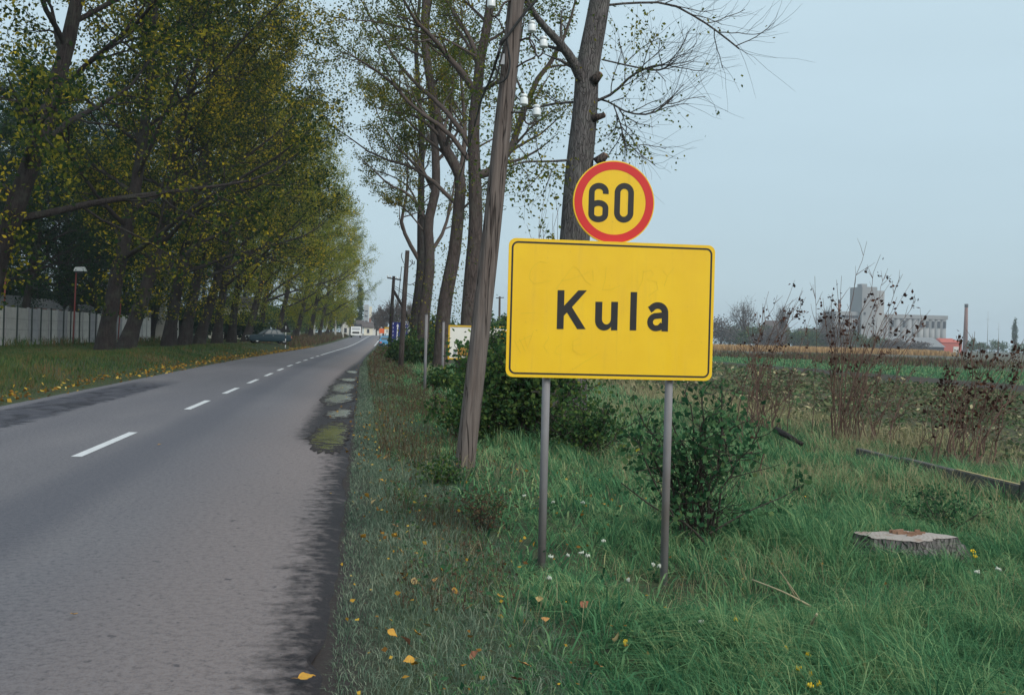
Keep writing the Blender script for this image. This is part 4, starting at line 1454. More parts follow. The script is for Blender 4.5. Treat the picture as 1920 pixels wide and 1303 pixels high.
for k, (px, pt, w) in enumerate(sky):
    blob_tree('hedgerow_tree', px, 425 + 7 * (k % 3), pt, w, 'leaf_hedge' if k % 3 else 'leaf_winter', 'dark bushy tree in the hedgerow across the field', n=1800, leaf=(0.5, 1.0), trunk_h=.02, group='hedgerow trees across the field', seed=60 + k)
for k, (px, pt, w) in enumerate(((1838, 640, 40), (1872, 636, 44), (1920, 640, 60), (1975, 636, 60), (1822, 632, 22))):
    blob_tree('hedgerow_tree', px, 480, pt, w, 'leaf_hedge', 'low bluish tree on the skyline right of the chimney', n=800, leaf=(0.5, 1.0), trunk_h=.02, group='low trees right of the chimney', seed=80 + k)

# ================================================================== the town sign and the speed limit
SIGN_Y = 7.50
SZ = 0.001367            # metres per pixel of the measuring grid used for the letters
pc = P(1147, 582, SIGN_Y)
gsx = float(pc.x)
sign = empty('town_sign', (pc.x, SIGN_Y, Hf(pc.x, SIGN_Y)), label='large yellow town sign reading Kula on two grey posts beside the road', cat='sign')
sign_o = np.array(sign.location)
pcl = np.array(pc) - sign_o          # panel centre in the sign's space


def rrect(w, h, r, n=8):
    pts = []
    for cx, cy, a0 in ((w / 2 - r, h / 2 - r, 0), (-w / 2 + r, h / 2 - r, 90), (-w / 2 + r, -h / 2 + r, 180), (w / 2 - r, -h / 2 + r, 270)):
        for k in range(n + 1):
            a = math.radians(a0 + 90 * k / n)
            pts.append((cx + r * math.cos(a), cy + r * math.sin(a)))
    return pts


def plate(b, outline, y0, y1, c):
    """solid plate in the x-z plane between depths y0 (front) and y1"""
    n = len(outline)
    v = [(c[0] + x, y0, c[1] + z) for x, z in outline] + [(c[0] + x, y1, c[1] + z) for x, z in outline]
    f = [tuple(range(n)), tuple(range(2 * n - 1, n - 1, -1))] + [(i, n + i, n + (i + 1) % n, (i + 1) % n) for i in range(n)]
    return b.add(v, f)


def ribbon(b, path, w, y0, y1, c, closed=False):
    """flat stroke of width w along a path, as a thin solid"""
    p = np.asarray(path, float)
    n = len(p)
    if closed:
        t = np.roll(p, -1, 0) - np.roll(p, 1, 0)
    else:
        t = np.gradient(p, axis=0)
    t /= np.linalg.norm(t, axis=1)[:, None] + 1e-9
    nn = np.stack([-t[:, 1], t[:, 0]], -1) * w / 2
    L_, R_ = p + nn, p - nn
    v = []
    for q in range(n):
        for (x, z), y in ((L_[q], y0), (R_[q], y0), (L_[q], y1), (R_[q], y1)):
            v.append((c[0] + x, y, c[1] + z))
    f = []
    m = n if closed else n - 1
    for q in range(m):
        a, d = 4 * q, 4 * ((q + 1) % n)
        f += [(a, a + 1, d + 1, d), (a, d, d + 2, a + 2), (a + 1, a + 3, d + 3, d + 1)]
    return b.add(v, f)


def arc(cx, cy, rx, ry, a0, a1, n=10):
    return [(cx + rx * math.cos(math.radians(a0 + (a1 - a0) * k / n)), cy + ry * math.sin(math.radians(a0 + (a1 - a0) * k / n))) for k in range(n + 1)]


def gl(pts, xc=704.0, yc=852.0):
    """grid pixels (tilted with the photograph) to metres on the panel"""
    out = []
    for x, y in pts:
        yy = y - yc - 0.0245 * (x - xc)
        out.append(((x - xc) * SZ, -yy * SZ))
    return out


def build_sign():
    c = (pcl[0], pcl[2])
    W, Hh = 1.517, 0.985
    b = MB()
    plate(b, rrect(W, Hh, 0.052), -0.004, 0.004, c)
    # folded rim at the back
    ribbon(b, rrect(W - .02, Hh - .02, .045), 0.012, 0.0045, 0.028, c, True)
    panel = b.build('panel', M['sign_yellow'], sign)
    rb = MB()
    ribbon(rb, rrect(W - .055, Hh - .055, 0.04), 0.0125, -0.0056, -0.0042, c, True)
    rb.build('border', M['sign_black'], panel)
    K = [(412, 748), (448, 748), (448, 829), (522, 748), (568, 748), (490, 836), (566, 951), (521, 951), (464, 864), (448, 881), (448, 951), (412, 951)]
    u = [(615, 807), (652, 807), (652, 896)] + [(676 - 24 * math.cos(math.radians(a)), 896 + 30 * math.sin(math.radians(a))) for a in range(15, 181, 15)] + [(700, 807), (736, 807), (736, 957), (702, 957), (702, 938)] + \
        [(664 + 49 * math.cos(math.radians(a)), 905 + 53 * math.sin(math.radians(a))) for a in range(45, 181, 12)]
    l_ = [(803, 755), (838, 755), (838, 957), (803, 957)]
    for nm, pts in (('letter', K), ('letter', u), ('letter', l_)):
        lb = MB()
        q = gl(pts)
        plate(lb, q[::-1], -0.0056, -0.0042, c)
        lb.build(nm, M['sign_black'], panel)
    # a: hooked stem and a bowl
    lb = MB()
    stem = [(993, 962), (993, 880), (992, 858)] + [(952 + 40 * math.cos(math.radians(a)), 862 - 37 * math.sin(math.radians(a))) for a in range(10, 146, 15)] + [(908, 848)]
    ribbon(lb, gl(stem), 35 * SZ, -0.0056, -0.0042, c)
    bowl = [(978, 877), (958, 879)] + [(945 - 33 * math.sin(math.radians(a)), 913 - 33 * math.cos(math.radians(a))) for a in range(0, 181, 15)] + [(962, 943), (980, 926)]
    ribbon(lb, gl(bowl), 31 * SZ, -0.0062, -0.0043, c)
    lb.build('letter', M['sign_black'], panel)
    # scratched writing, barely darker than the sheet
    sb = MB()
    for s in ([(352, 606), (318, 600), (285, 618), (264, 652), (262, 690), (285, 715), (330, 710), (372, 698)],
              [(405, 740), (440, 690), (492, 622), (520, 640), (560, 700), (590, 720)], [(432, 700), (480, 690), (540, 668), (575, 650)], [(596, 640), (600, 700)],
              [(668, 625), (664, 690), (650, 745), (700, 742), (745, 722)],
              [(868, 640), (866, 690), (840, 745)], [(866, 650), (910, 640), (925, 660), (890, 690), (940, 700), (950, 740), (900, 775)],
              [(975, 640), (1000, 670), (1035, 625)], [(1000, 670), (985, 720)],
              [(190, 1010), (225, 1075)], [(215, 1000), (250, 1068)], [(240, 990), (260, 1050), (290, 960)], [(205, 1020), (275, 985)],
              [(370, 1000), (345, 1040), (365, 1070)], [(440, 1030), (415, 1045), (405, 1075), (440, 1085)], [(530, 1000), (500, 1015), (500, 1060), (540, 1085), (575, 1078)], [(500, 1040), (545, 1030)],
              [(500, 1165), (560, 1125), (640, 1078)], [(220, 870), (300, 865)]):
        ribbon(sb, gl(s), 0.0026, -0.0052, -0.0042, c)
    sb.build('scratches', M['scratch'], panel)['kind'] = 'stuff'
    # posts
    for px, pyb in ((1024, 1045), (1256, 1090)):
        t = np.array(P(px + 3, 712, SIGN_Y)) - sign_o
        x = t[0]
        gz = Hf(x + sign_o[0], SIGN_Y + .045) - sign_o[2]
        pb = MB().tube([(x, .062, gz - .3), (x, .062, pcl[2] + Hh / 2 - .03)], [.029, .029], 16)
        o = pb.build('post', M['grey_paint'], sign)
        for dz in (-.36, .36):
            cb = MB().box((x, .031, pcl[2] + dz), (.10, .006, .03))
            cb.tube([(x - .045, .031, pcl[2] + dz), (x - .045, .062, pcl[2] + dz)], [.006, .006], 6)
            cb.tube([(x + .045, .031, pcl[2] + dz), (x + .045, .062, pcl[2] + dz)], [.006, .006], 6)
            cb.build('clamp', M['dark_metal'], o)


build_sign()

dc = P(1150.5, 380, SIGN_Y + .05)
lim = empty('speed_limit_sign', (dc.x, SIGN_Y + .04, dc.z), label='round yellow and red speed limit sign reading 60 mounted above the town sign', cat='sign')


def build_limit():
    s = 0.3 / 219.0
    b = MB()
    circ = [(math.cos(2 * math.pi * k / 64), math.sin(2 * math.pi * k / 64)) for k in range(64)]
    plate(b, [(x * .300, z * .300) for x, z in circ], -0.004, 0.004, (0, 0))
    ribbon(b, [(x * .293, z * .293) for x, z in circ], 0.012, 0.0045, 0.024, (0, 0), True)
    disc = b.build('disc', M['sign_yellow'], lim)
    r = MB()
    ribbon(r, [(x * .263, z * .263) for x, z in circ], 0.058, -0.0056, -0.0042, (0, 0), True)
    r.build('red_ring', M['sign_red'], disc)

    def g2(pts):
        return [((x - 709) * s, -(y - 289 - 0.0245 * (x - 709)) * s) for x, y in pts]
    # 6
    d = MB()
    ring = arc(626, 340, 38, 36, 0, 180, 12) + arc(626, 336, 38, 36, 180, 360, 12)
    ring = [(626 + 38 * math.cos(math.radians(a)), (352 if math.sin(math.radians(a)) > 0 else 322) + 28 * math.sin(math.radians(a))) for a in range(0, 360, 12)]
    ribbon(d, g2(ring), 31 * s, -0.0056, -0.0042, (0, 0), True)
    hook = [(588, 352), (588, 300), (588, 252)] + [(626 - 38 * math.cos(math.radians(a)), 238 - 34 * math.sin(math.radians(a))) for a in range(10, 171, 16)] + [(663, 246)]
    ribbon(d, g2(hook), 31 * s, -0.0062, -0.0043, (0, 0))
    d.build('digit', M['sign_black'], disc)
    d = MB()
    zero = [(763 + 37 * math.cos(math.radians(a)), (342 if math.sin(math.radians(a)) > 0 else 240) + 38 * math.sin(math.radians(a))) for a in range(0, 360, 10)]
    ribbon(d, g2(zero), 31 * s, -0.0056, -0.0042, (0, 0), True)
    d.build('digit', M['sign_black'], disc)
    MB().box((0, .016, -.20), (.05, .024, .36)).build('bracket', M['dark_metal'], lim)


build_limit()


# ================================================================== poles
def main_pole():
    y0 = 13.2
    f = P(871, 880, y0)
    root = empty('utility_pole', (f.x, y0, Hf(f.x, y0)), label='leaning weathered wooden pole with white insulators right beside the town sign', cat='utility pole')
    o = np.array(root.location)
    pts = [np.array(P(a, b, y0)) - o for a, b in ((868.5, 905), (873, 860), (887, 740), (903, 600), (921, 440), (939, 270), (956, 120), (968, 0), (985, -160))]
    pts = smooth_path(pts, 30)
    rr = np.linspace(0.128, 0.098, 30)
    me_t = Tubes()
    V, F = tube(pts, rr, 40)
    V = V.reshape(30, 40, 3)
    # drying checks: grooves that run along the grain
    rng = np.random.default_rng(3)
    ax = pts[:, None, :]
    a = np.arange(40)
    dep = np.zeros((30, 40))
    for k in range(9):
        j, s, e = rng.integers(0, 40), rng.integers(0, 20), rng.integers(22, 30)
        dep[s:e, j] += rng.uniform(.08, .2)
    dep += 0.025 * np.sin(a * 5 * 2 * np.pi / 40)[None, :]
    V = ax + (V - ax) * (1 - dep)[:, :, None]
    link('pole', np_mesh('pole', V.reshape(-1, 3), [F], True), M['pole'], root)

    def pp(px, py, dy=0.0):
        return np.array(P(px, py, y0 + dy)) - o

    def insulator(px, py_base, sz=1.0):
        base = pp(px, py_base, -.14)
        prof = [(.018, -.02), (.040, 0), (.053, .003), (.053, .012), (.051, .070), (.049, .082), (.034, .088), (.031, .096), (.043, .101), (.043, .122), (.036, .130), (.006, .133)]
        return MB().lathe(base, [(r * sz, h * sz) for r, h in prof], 18).build('insulator', M['porcelain'], root)

    def iron(px_pts, r=.011):
        p = smooth_path([pp(a, b, d) for a, b, d in px_pts], 18)
        return MB().tube(p, [r] * 18, 8).build('bracket', M['iron'], root)
    iron([(966, 128, -.05), (985, 116, -.12), (1002, 108, -.14), (1004, 96, -.14), (996, 84, -.14), (993, 74, -.14), (996, 60, -.14)])
    iron([(1003, 98, -.14), (1008, 106, -.14), (1014, 104, -.14), (1018, 98, -.14), (1019, 88, -.14)])
    iron([(975, 76, -.05), (990, 72, -.12), (1000, 82, -.14), (1004, 94, -.14)], .009)
    insulator(997, 60)
    insulator(1019, 89)
    iron([(955, 211, -.05), (970, 211, -.12), (985, 212, -.14), (983, 224, -.14), (990, 233, -.14), (1000, 231, -.14), (1005, 222, -.14), (1006, 215, -.14)])
    iron([(984, 214, -.14), (985, 206, -.14), (982, 196, -.14)])
    insulator(982, 197)
    insulator(1006, 217)
    iron([(958, 0, -.05), (944, 8, -.12), (934, 28, -.14), (924, 31, -.14), (921, 22, -.14), (921, 14, -.14)], .014)
    iron([(946, 62, -.05), (936, 40, -.1), (928, 32, -.13)], .009)
    insulator(921, 14)
    iron([(946, 140, -.05), (941, 140, -.1), (941, 128, -.12), (942, 120, -.12)], .009)
    b = MB().box(pp(942, 112, -.12), (.05, .05, .13))
    b.build('fuse_box', M['board_grey'], root)
    # black cables strapped to the pole
    def cable(px_pts, r, n=40):
        p = smooth_path([pp(a, b_, d) for a, b_, d in px_pts], n)
        return MB().tube(p, [r] * n, 6).build('cable', M['rubber'], root)
    cable([(1024, -30, -.2), (1006, 0, -.2), (985, 24, -.19), (950, 70, -.16), (940, 84, -.15), (932, 110, -.1), (918, 152, 1.5), (902, 190, 5), (886, 250, 12), (868, 312, 20), (856, 350, 30)], .017)
    cable([(950, 72, -.15), (954, 98, -.16), (956, 120, -.16), (952, 142, -.16), (944, 152, -.14), (932, 158, -.12)], .012)
    cable([(946, 82, -.15), (938, 116, -.14), (930, 146, -.12), (918, 156, -.12), (908, 168, .2)], .012)
    cable([(946, 72, -.17), (941, 78, -.17), (938, 86, -.15)], .026, 8)


main_pole()


def far_poles():
    # second pole with iron hooks and no crossarm
    y = 52.0
    f = P(751, 690, y)
    r = empty('utility_pole', (f.x, y, Hf(f.x, y)), label='brown wooden pole with bare iron hooks standing in front of the blue board', cat='utility pole')
    o = np.array(r.location)

    def q(px, py, yy=None):
        return np.array(P(px, py, yy or y)) - o
    MB().tube([q(750.5, 705), q(754, 640), q(758, 560), q(764, 470)], [.14, .13, .125, .105], 12).build('pole', M['bark_brown'], r)
    for pts in (((757, 493), (753, 482), (754, 474)), ((760, 505), (768, 500), (774, 492), (772, 487)), ((768, 488), (776, 496), (777, 490)), ((759, 530), (768, 534), (778, 530), (781, 520))):
        p = smooth_path([q(*a) for a in pts], 10)
        MB().tube(p, [.02] * 10, 5).build('bracket', M['iron'], r)
    wp = smooth_path([q(753, 500), q(750, 530), q(747, 560)], 8)
    MB().tube(wp, [.018] * 8, 4).build('cable', M['rubber'], r)
    # braced pole with a crossarm
    y = 95.0
    f = P(731, 645, y)
    r = empty('utility_pole', (f.x, y, Hf(f.x, y)), label='dark pole with a crossarm and a slanting brace left of the blue board', cat='utility pole')
    o = np.array(r.location)
    y2 = y
    def q2(px, py):
        return np.array(P(px, py, y2)) - o
    MB().tube([q2(730.5, 655), q2(734, 590), q2(738.5, 518)], [.17, .16, .13], 10).build('pole', M['bark_dark'], r)
    MB().tube([q2(738, 545), q2(755, 575), q2(774, 612)], [.13, .13, .14], 8).build('brace', M['bark_dark'], r)
    MB().tube([q2(726, 521), q2(752, 525)], [.06, .06], 6).build('crossarm', M['bark_dark'], r)
    for px in (727, 732, 744, 750):
        MB().lathe(q2(px, 521 + (px - 726) * .15), [(.03, 0), (.06, .1), (.06, .2), (.02, .26)], 8).build('insulator', M['porcelain'], r)
    for a, b in (((739, 536), (800, 566)), ((739, 540), (800, 571))):
        MB().tube(smooth_path([q2(*a), q2((a[0] + b[0]) / 2, (a[1] + b[1]) / 2 + 2), q2(*b)], 10), [.025] * 10, 4).build('wire', M['rubber'], r)
    # pole behind the sign
    y2 = y = 150.0
    f = P(936, 630, y)
    r = empty('utility_pole', (f.x, y, Hf(f.x, y)), label='small far pole with a crossarm between the wooden pole and the town sign', cat='utility pole')
    o = np.array(r.location)
    MB().tube([(0, 0, -.2), q2(937, 556)], [.19, .15], 8).build('pole', M['bark_brown'], r)
    MB().tube([q2(930, 559), q2(945, 558)], [.07, .07], 5).build('crossarm', M['bark_brown'], r)


far_poles()


# ================================================================== boards and posts along the right verge
def boards():
    # two lone steel posts
    for (px, pyt, pyb, y, lab) in ((798, 590, 742, 30.5, 'taller lone grey steel post left of the white board'), (831, 604, 718, 38.0, 'shorter lone grey steel post touching the white board')):
        t = P(px + 1, pyt, y)
        q = P(px - 2, pyb, y)
        r = empty('steel_post', (q.x, y, Hf(q.x, y)), label=lab, cat='post')
        h = t.z - r.location.z
        MB().tube([(0, 0, -.2), (0, 0, h)], [.042, .042], 12).build('shaft', M['grey_paint'], r)
        MB().lathe((0, 0, h), [(.045, 0), (.045, .02), (.01, .035)], 12).build('cap', M['dark_metal'], r)
    # white board in a yellow frame
    y = 41.0
    a, c = P(841, 608, y), P(962, 675, y)
    w, h = c.x - a.x, a.z - c.z
    xc, zc = (a.x + c.x) / 2, (a.z + c.z) / 2 - .03
    r = empty('billboard', (xc, y, Hf(xc, y)), label='white board in a yellow frame half hidden by the wooden pole and bushes', cat='billboard')
    zl = zc - r.location.z
    MB().box((0, 0, zl), (w - .12, .05, h - .12)).build('board', M['board_white'], r)
    fb = MB()
    for cx, cz, sx, sz in ((0, h / 2 - .03, w, .06), (0, -h / 2 + .03, w, .06), (-w / 2 + .03, 0, .06, h - .12), (w / 2 - .03, 0, .06, h - .12)):
        fb.box((cx, -.005, zl + cz), (sx, .08, sz))
    fb.build('frame', M['board_yellow'], r)
    # the picture: an ochre building with a grey end wall
    s = y / 2000.0
    pb = MB()
    x0 = -w / 2 + 14 * s
    z0 = zl - h / 2 + 7 * s
    plate(pb, [(x0 + 4 * s, z0), (x0 + 62 * s, z0 + 1 * s), (x0 + 62 * s, z0 + 26 * s), (x0 + 4 * s, z0 + 15 * s)], -.032, -.026, (0, 0))
    pb.build('picture_building', M['board_ochre'], r)
    pg = MB()
    plate(pg, [(x0 - 4 * s, z0 + 1 * s), (x0 + 2.5 * s, z0 + 1 * s), (x0 + 2.5 * s, z0 + 11 * s), (x0 - 4 * s, z0 + 11 * s)], -.032, -.026, (0, 0))
    pg.build('picture_wall', M['board_grey'], r)
    pq = MB()
    plate(pq, [(w / 2 - 30 * s, zl + 2 * s), (w / 2 - 8 * s, zl + 0 * s), (w / 2 - 8 * s, zl + 22 * s), (w / 2 - 22 * s, zl + 26 * s)], -.032, -.026, (0, 0))
    pq.build('picture_tower', M['board_yellow'], r)
    for xx in (-w * .36, w * .36):
        MB().tube([(xx, .07, -.3), (xx, .07, zl + h * .3)], [.045, .045], 8).build('post', M['dark_metal'], r)
    # blue lane board
    y = 88.0
    a, c = P(735.5, 604, y), P(765, 641, y)
    w, h = c.x - a.x, a.z - c.z
    xc, zc = (a.x + c.x) / 2, (a.z + c.z) / 2
    r = empty('lane_board', (xc, y, Hf(xc, y)), label='dark blue board with a white arrow and white dashes behind the brown pole', cat='sign')
    zl = zc - r.location.z
    bd = MB().box((0, 0, zl), (w, .05, h)).build('panel', M['board_blue'], r)
    ar = MB()
    plate(ar, [(-w * .22, zl - h * .42), (-w * .16, zl - h * .42), (-w * .13, zl + h * .30), (-w * .19, zl + h * .30)], -.032, -.026, (0, 0))
    plate(ar, [(-w * .24, zl + h * .28), (-w * .08, zl + h * .28), (-w * .155, zl + h * .43)], -.036, -.033, (0, 0))
    ar.build('arrow', M['plate_white'], bd)
    dm = MB()
    for xx in (-.44, .08, .34, .45):
        for k in range(5):
            z = zl - h * .43 + k * h * .2
            plate(dm, [(w * xx - .018, z), (w * xx + .018, z), (w * xx + .024, z + h * .10), (w * xx - .012, z + h * .10)], -.032, -.026, (0, 0))
    dm.build('lane_dashes', M['plate_white'], bd)
    for xx in (-w * .3, w * .3):
        MB().tube([(xx, .06, -.2), (xx, .06, zl + h * .4)], [.04, .04], 8).build('post', M['plate_white'], r)
    # cream wall beyond
    y = 92.0
    a, c = P(763, 618, y), P(793, 648, y)
    w, h = c.x - a.x, a.z - c.z
    xc = (a.x + c.x) / 2
    r = empty('garden_wall', (xc, y, Hf(xc, y)), label='short cream wall right of the blue board behind weeds', cat='wall')
    zt = a.z - r.location.z
    MB().box((0, .1, zt / 2 - .06), (w, .2, zt - .12)).build('wall', M['cream_wall'], r)
    MB().box((0, .1, zt - .055), (w + .06, .28, .11)).build('coping', M['white_wall'], r)
    # shop boards by the bend
    y = 165.0
    for (x0, x1, y0, y1, m_, lab, nm) in ((711, 720.5, 616, 625, 'board_orange', 'orange red board standing above the blue car', 'shop_board'), (721, 731, 613.5, 626, 'board_white', 'white board with a yellow top right of the orange red board', 'shop_board')):
        a, c = P(x0, y0, y), P(x1, y1, y)
        w, h = c.x - a.x, a.z - c.z
        xc = (a.x + c.x) / 2
        r = empty(nm, (xc, y, Hf(xc, y)), label=lab, cat='sign')
        zc = (a.z + c.z) / 2 - r.location.z
        MB().box((0, 0, zc), (w, .12, h)).build('panel', M[m_], r)
        if m_ == 'board_white':
            MB().box((0, -.02, zc + h * .38), (w + .04, .2, h * .26)).build('header', M['board_yellow'], r)
            MB().box((0, -.07, zc - h * .1), (w * .34, .03, h * .4)).build('picture', M['board_grey'], r)
        for xx in (-w * .35, w * .35):
            MB().tube([(xx, .1, -.2), (xx, .1, zc + h * .3)], [.05, .05], 6).build('post', M['dark_metal'], r)
    # warning sign seen from behind, beside the parked car
    y = 100.0
    q = P(535.5, 636, y)
    r = empty('warning_sign', (q.x, y, Hf(q.x, y)), label='dark back of a triangular sign on a striped post beside the parked sedan', cat='sign')
    o = np.array(r.location)
    A = [np.array(P(px, py, y)) - o for px, py in ((535.5, 602), (545.5, 623.5), (525.5, 623))]
    tb = MB()
    n = 3
    v = [tuple(p + np.array([0, -.012, 0])) for p in A] + [tuple(p + np.array([0, .012, 0])) for p in A]
    tb.add(v, [(0, 2, 1), (3, 4, 5), (0, 1, 4, 3), (1, 2, 5, 4), (2, 0, 3, 5)])
    tb.build('triangle', M['rubber'], r)
    top = A[0][2] - .18
    nb = 9
    for k in range(nb):
        z0, z1 = -0.1 + (top + .1) * k / nb, -0.1 + (top + .1) * (k + 1) / nb
        MB().tube([(0, -.05, z0), (0, -.05, z1)], [.045, .045], 10).build('post_band', M['plate_white'] if k % 2 else M['rubber'], r)


boards()


# ================================================================== vehicles
def loft(b, secs):
    """secs: list of (x, outline[(y, z)...]) with equal counts; closed ends"""
    n = len(secs[0][1])
    v = [(x, y, z) for x, ol in secs for y, z in ol]
    f = []
    for s in range(len(secs) - 1):
        for k in range(n):
            a, c = s * n + k, s * n + (k + 1) % n
            f.append((a, c, c + n, a + n))
    f.append(tuple(range(n - 1, -1, -1)))
    f.append(tuple((len(secs) - 1) * n + k for k in range(n)))
    return b.add(v, f, False)


def wheel(root, x, y, r, w, sgn):
    t = MB().lathe((x, y - w / 2, r), [(r * .62, 0), (r * .94, 0), (r, w * .18), (r, w * .82), (r * .94, w), (r * .62, w)], 22, Vector((0, 1, 0)))
    o = MB()
    wh = t.build('wheel', M['tyre'], root)
    o.lathe((x, y - w / 2 - .004, r), [(.03, 0), (r * .40, .0), (r * .60, .02), (r * .62, w + .008 - .02), (r * .40, w + .008), (.03, w + .008)], 18, Vector((0, 1, 0)))
    o.build('rim', M['chrome'], wh)
    return wh


def car(name, paint, label, hatch=False):
    """a boxy saloon or hatchback, nose towards +x"""
    root = empty(name, (0, 0, 0), label=label, cat='car')
    L_ = 4.25 if not hatch else 3.75
    hx = L_ / 2
    Wd = .80

    def hull(z0, z1, w):
        # side bulge with a tumblehome: 12 points
        return [(-w * .93, z0), (w * .93, z0), (w, z0 + .10), (w * 1.02, (z0 + z1) / 2), (w * .99, z1 - .05), (w * .94, z1), (-w * .94, z1), (-w * .99, z1 - .05), (-w * 1.02, (z0 + z1) / 2), (-w, z0 + .10)]
    b = MB()
    tail = .90 if not hatch else .94
    loft(b, [(-hx, hull(.36, tail - .18, Wd * .90)), (-hx + .06, hull(.28, tail - .04, Wd * .95)), (-hx + .5, hull(.22, tail, Wd)), (-hx + 1.2, hull(.20, .92, Wd)), (0, hull(.20, .92, Wd)), (hx - 1.4, hull(.20, .90, Wd)), (hx - .75, hull(.22, .86, Wd * .99)), (hx - .12, hull(.26, .78, Wd * .95)), (hx, hull(.36, .70, Wd * .90))])
    body = b.build('body', paint, root)
    # cabin: pillars and roof in paint, glass panes a little proud
    rw, bw = .56, .74
    if hatch:
        xa, xb, xc_, xd = -hx + .10, -hx + .55, hx - 1.85, hx - 1.15
    else:
        xa, xb, xc_, xd = -hx + .62, -hx + 1.20, hx - 1.95, hx - 1.25
    zt, zb = 1.40, .915
    c = MB()
    v = [(xa, -bw, zb), (xa, bw, zb), (xd, bw, zb), (xd, -bw, zb), (xb, -rw, zt - .02), (xb, rw, zt - .02), (xc_, rw, zt), (xc_, -rw, zt)]
    c.add(v, [(0, 4, 5, 1), (2, 6, 7, 3), (0, 3, 7, 4), (1, 5, 6, 2)])
    # crowned roof
    v2 = [(xb, -rw, zt - .02), (xb, rw, zt - .02), (xc_, rw, zt), (xc_, -rw, zt), (xb + .15, -rw * .7, zt + .045), (xb + .15, rw * .7, zt + .045), (xc_ - .15, rw * .7, zt + .05), (xc_ - .15, -rw * .7, zt + .05)]
    c.add(v2, [(4, 5, 6, 7)[::-1], (0, 4, 5, 1)[::-1], (1, 5, 6, 2)[::-1], (2, 6, 7, 3)[::-1], (3, 7, 4, 0)[::-1]])
    c.build('cabin', paint, root)

    def pane(a, d, u0, u1, t0, t1, nm, off):
        """quad between bottom edge a0-a1 and top edge d0-d1"""
        A0, A1, D0, D1 = [np.array(p, float) for p in (a[0], a[1], d[0], d[1])]
        def pt(u, t):
            lo, hi = A0 + (A1 - A0) * u, D0 + (D1 - D0) * u
            return lo + (hi - lo) * t + np.array(off)
        q = MB()
        q.add([pt(u0, t0), pt(u1, t0), pt(u1, t1), pt(u0, t1)], [(0, 1, 2, 3)])
        return q.build(nm, M['glass_dull'], root)
    pane((v[3], v[2]), (v[7], v[6]), .07, .93, .12, .92, 'windscreen', (.012, 0, .008))
    pane((v[0], v[1]), (v[4], v[5]), .09, .91, .14, .90, 'rear_window', (-.012, 0, .008))
    for sg, (lo0, lo1, hi0, hi1) in ((-1, (v[0], v[3], v[4], v[7])), (1, (v[1], v[2], v[5], v[6]))):
        for u0, u1 in ((.09, .29), (.37, .59), (.67, .90)):
            pane((lo0, lo1), (hi0, hi1), u0, u1, .14, .88, 'side_window', (0, sg * .012, .006))
        MB().box((hx - 1.45, sg * (Wd + .07), .98), (.10, .16, .11)).build('mirror', M['rubber'], root)
        for xx in (-.25, .75):
            MB().box((xx, sg * (Wd * 1.0 + .012), .80), (.14, .03, .03)).build('door_handle', M['chrome'], root)
    for nm, x in (('bumper', hx - .01), ('bumper', -hx + .01)):
        MB().box((x, 0, .44), (.14, 1.56, .15)).build(nm, M['rubber'], root)
    for sg in (-1, 1):
        MB().lathe((hx - .035, sg * .56, .66), [(.095, 0), (.095, .05), (.07, .065)], 14, Vector((1, 0, 0))).build('headlight', M['lamp_white'], root)
        MB().box((-hx + .015, sg * .60, .68), (.06, .30, .16)).build('tail_light', M['lamp_red'], root)
        for x in (-hx + .78, hx - .80):
            wheel(root, x, sg * .68, .29, .17, sg)
    MB().box((hx - .012, 0, .65), (.05, .80, .13)).build('grille', M['rubber'], root)
    for x in (hx + .065, -hx - .065):
        MB().box((x, 0, .44), (.014, .50, .10)).build('number_plate', M['plate_white'], root)
    return root


cr = car('parked_car', M['car_teal'], 'dark teal saloon parked on the left verge under the poplars')
d = ray(503, 640)
cy = 108.0
cx = d.x * cy / d.y
cr.location = (cx, cy, Hf(cx, cy) + .01)
cr.rotation_euler = (0, 0, math.radians(180 + 22))
cb = car('parked_car', M['car_blue'], 'bright blue small hatchback seen from behind at the right edge of the road', True)
d = ray(722.5, 640)
cy = 133.0
cx = d.x * cy / d.y
cb.location = (cx, cy, Hf(cx, cy) + .02)
cb.rotation_euler = (0, 0, math.radians(90))


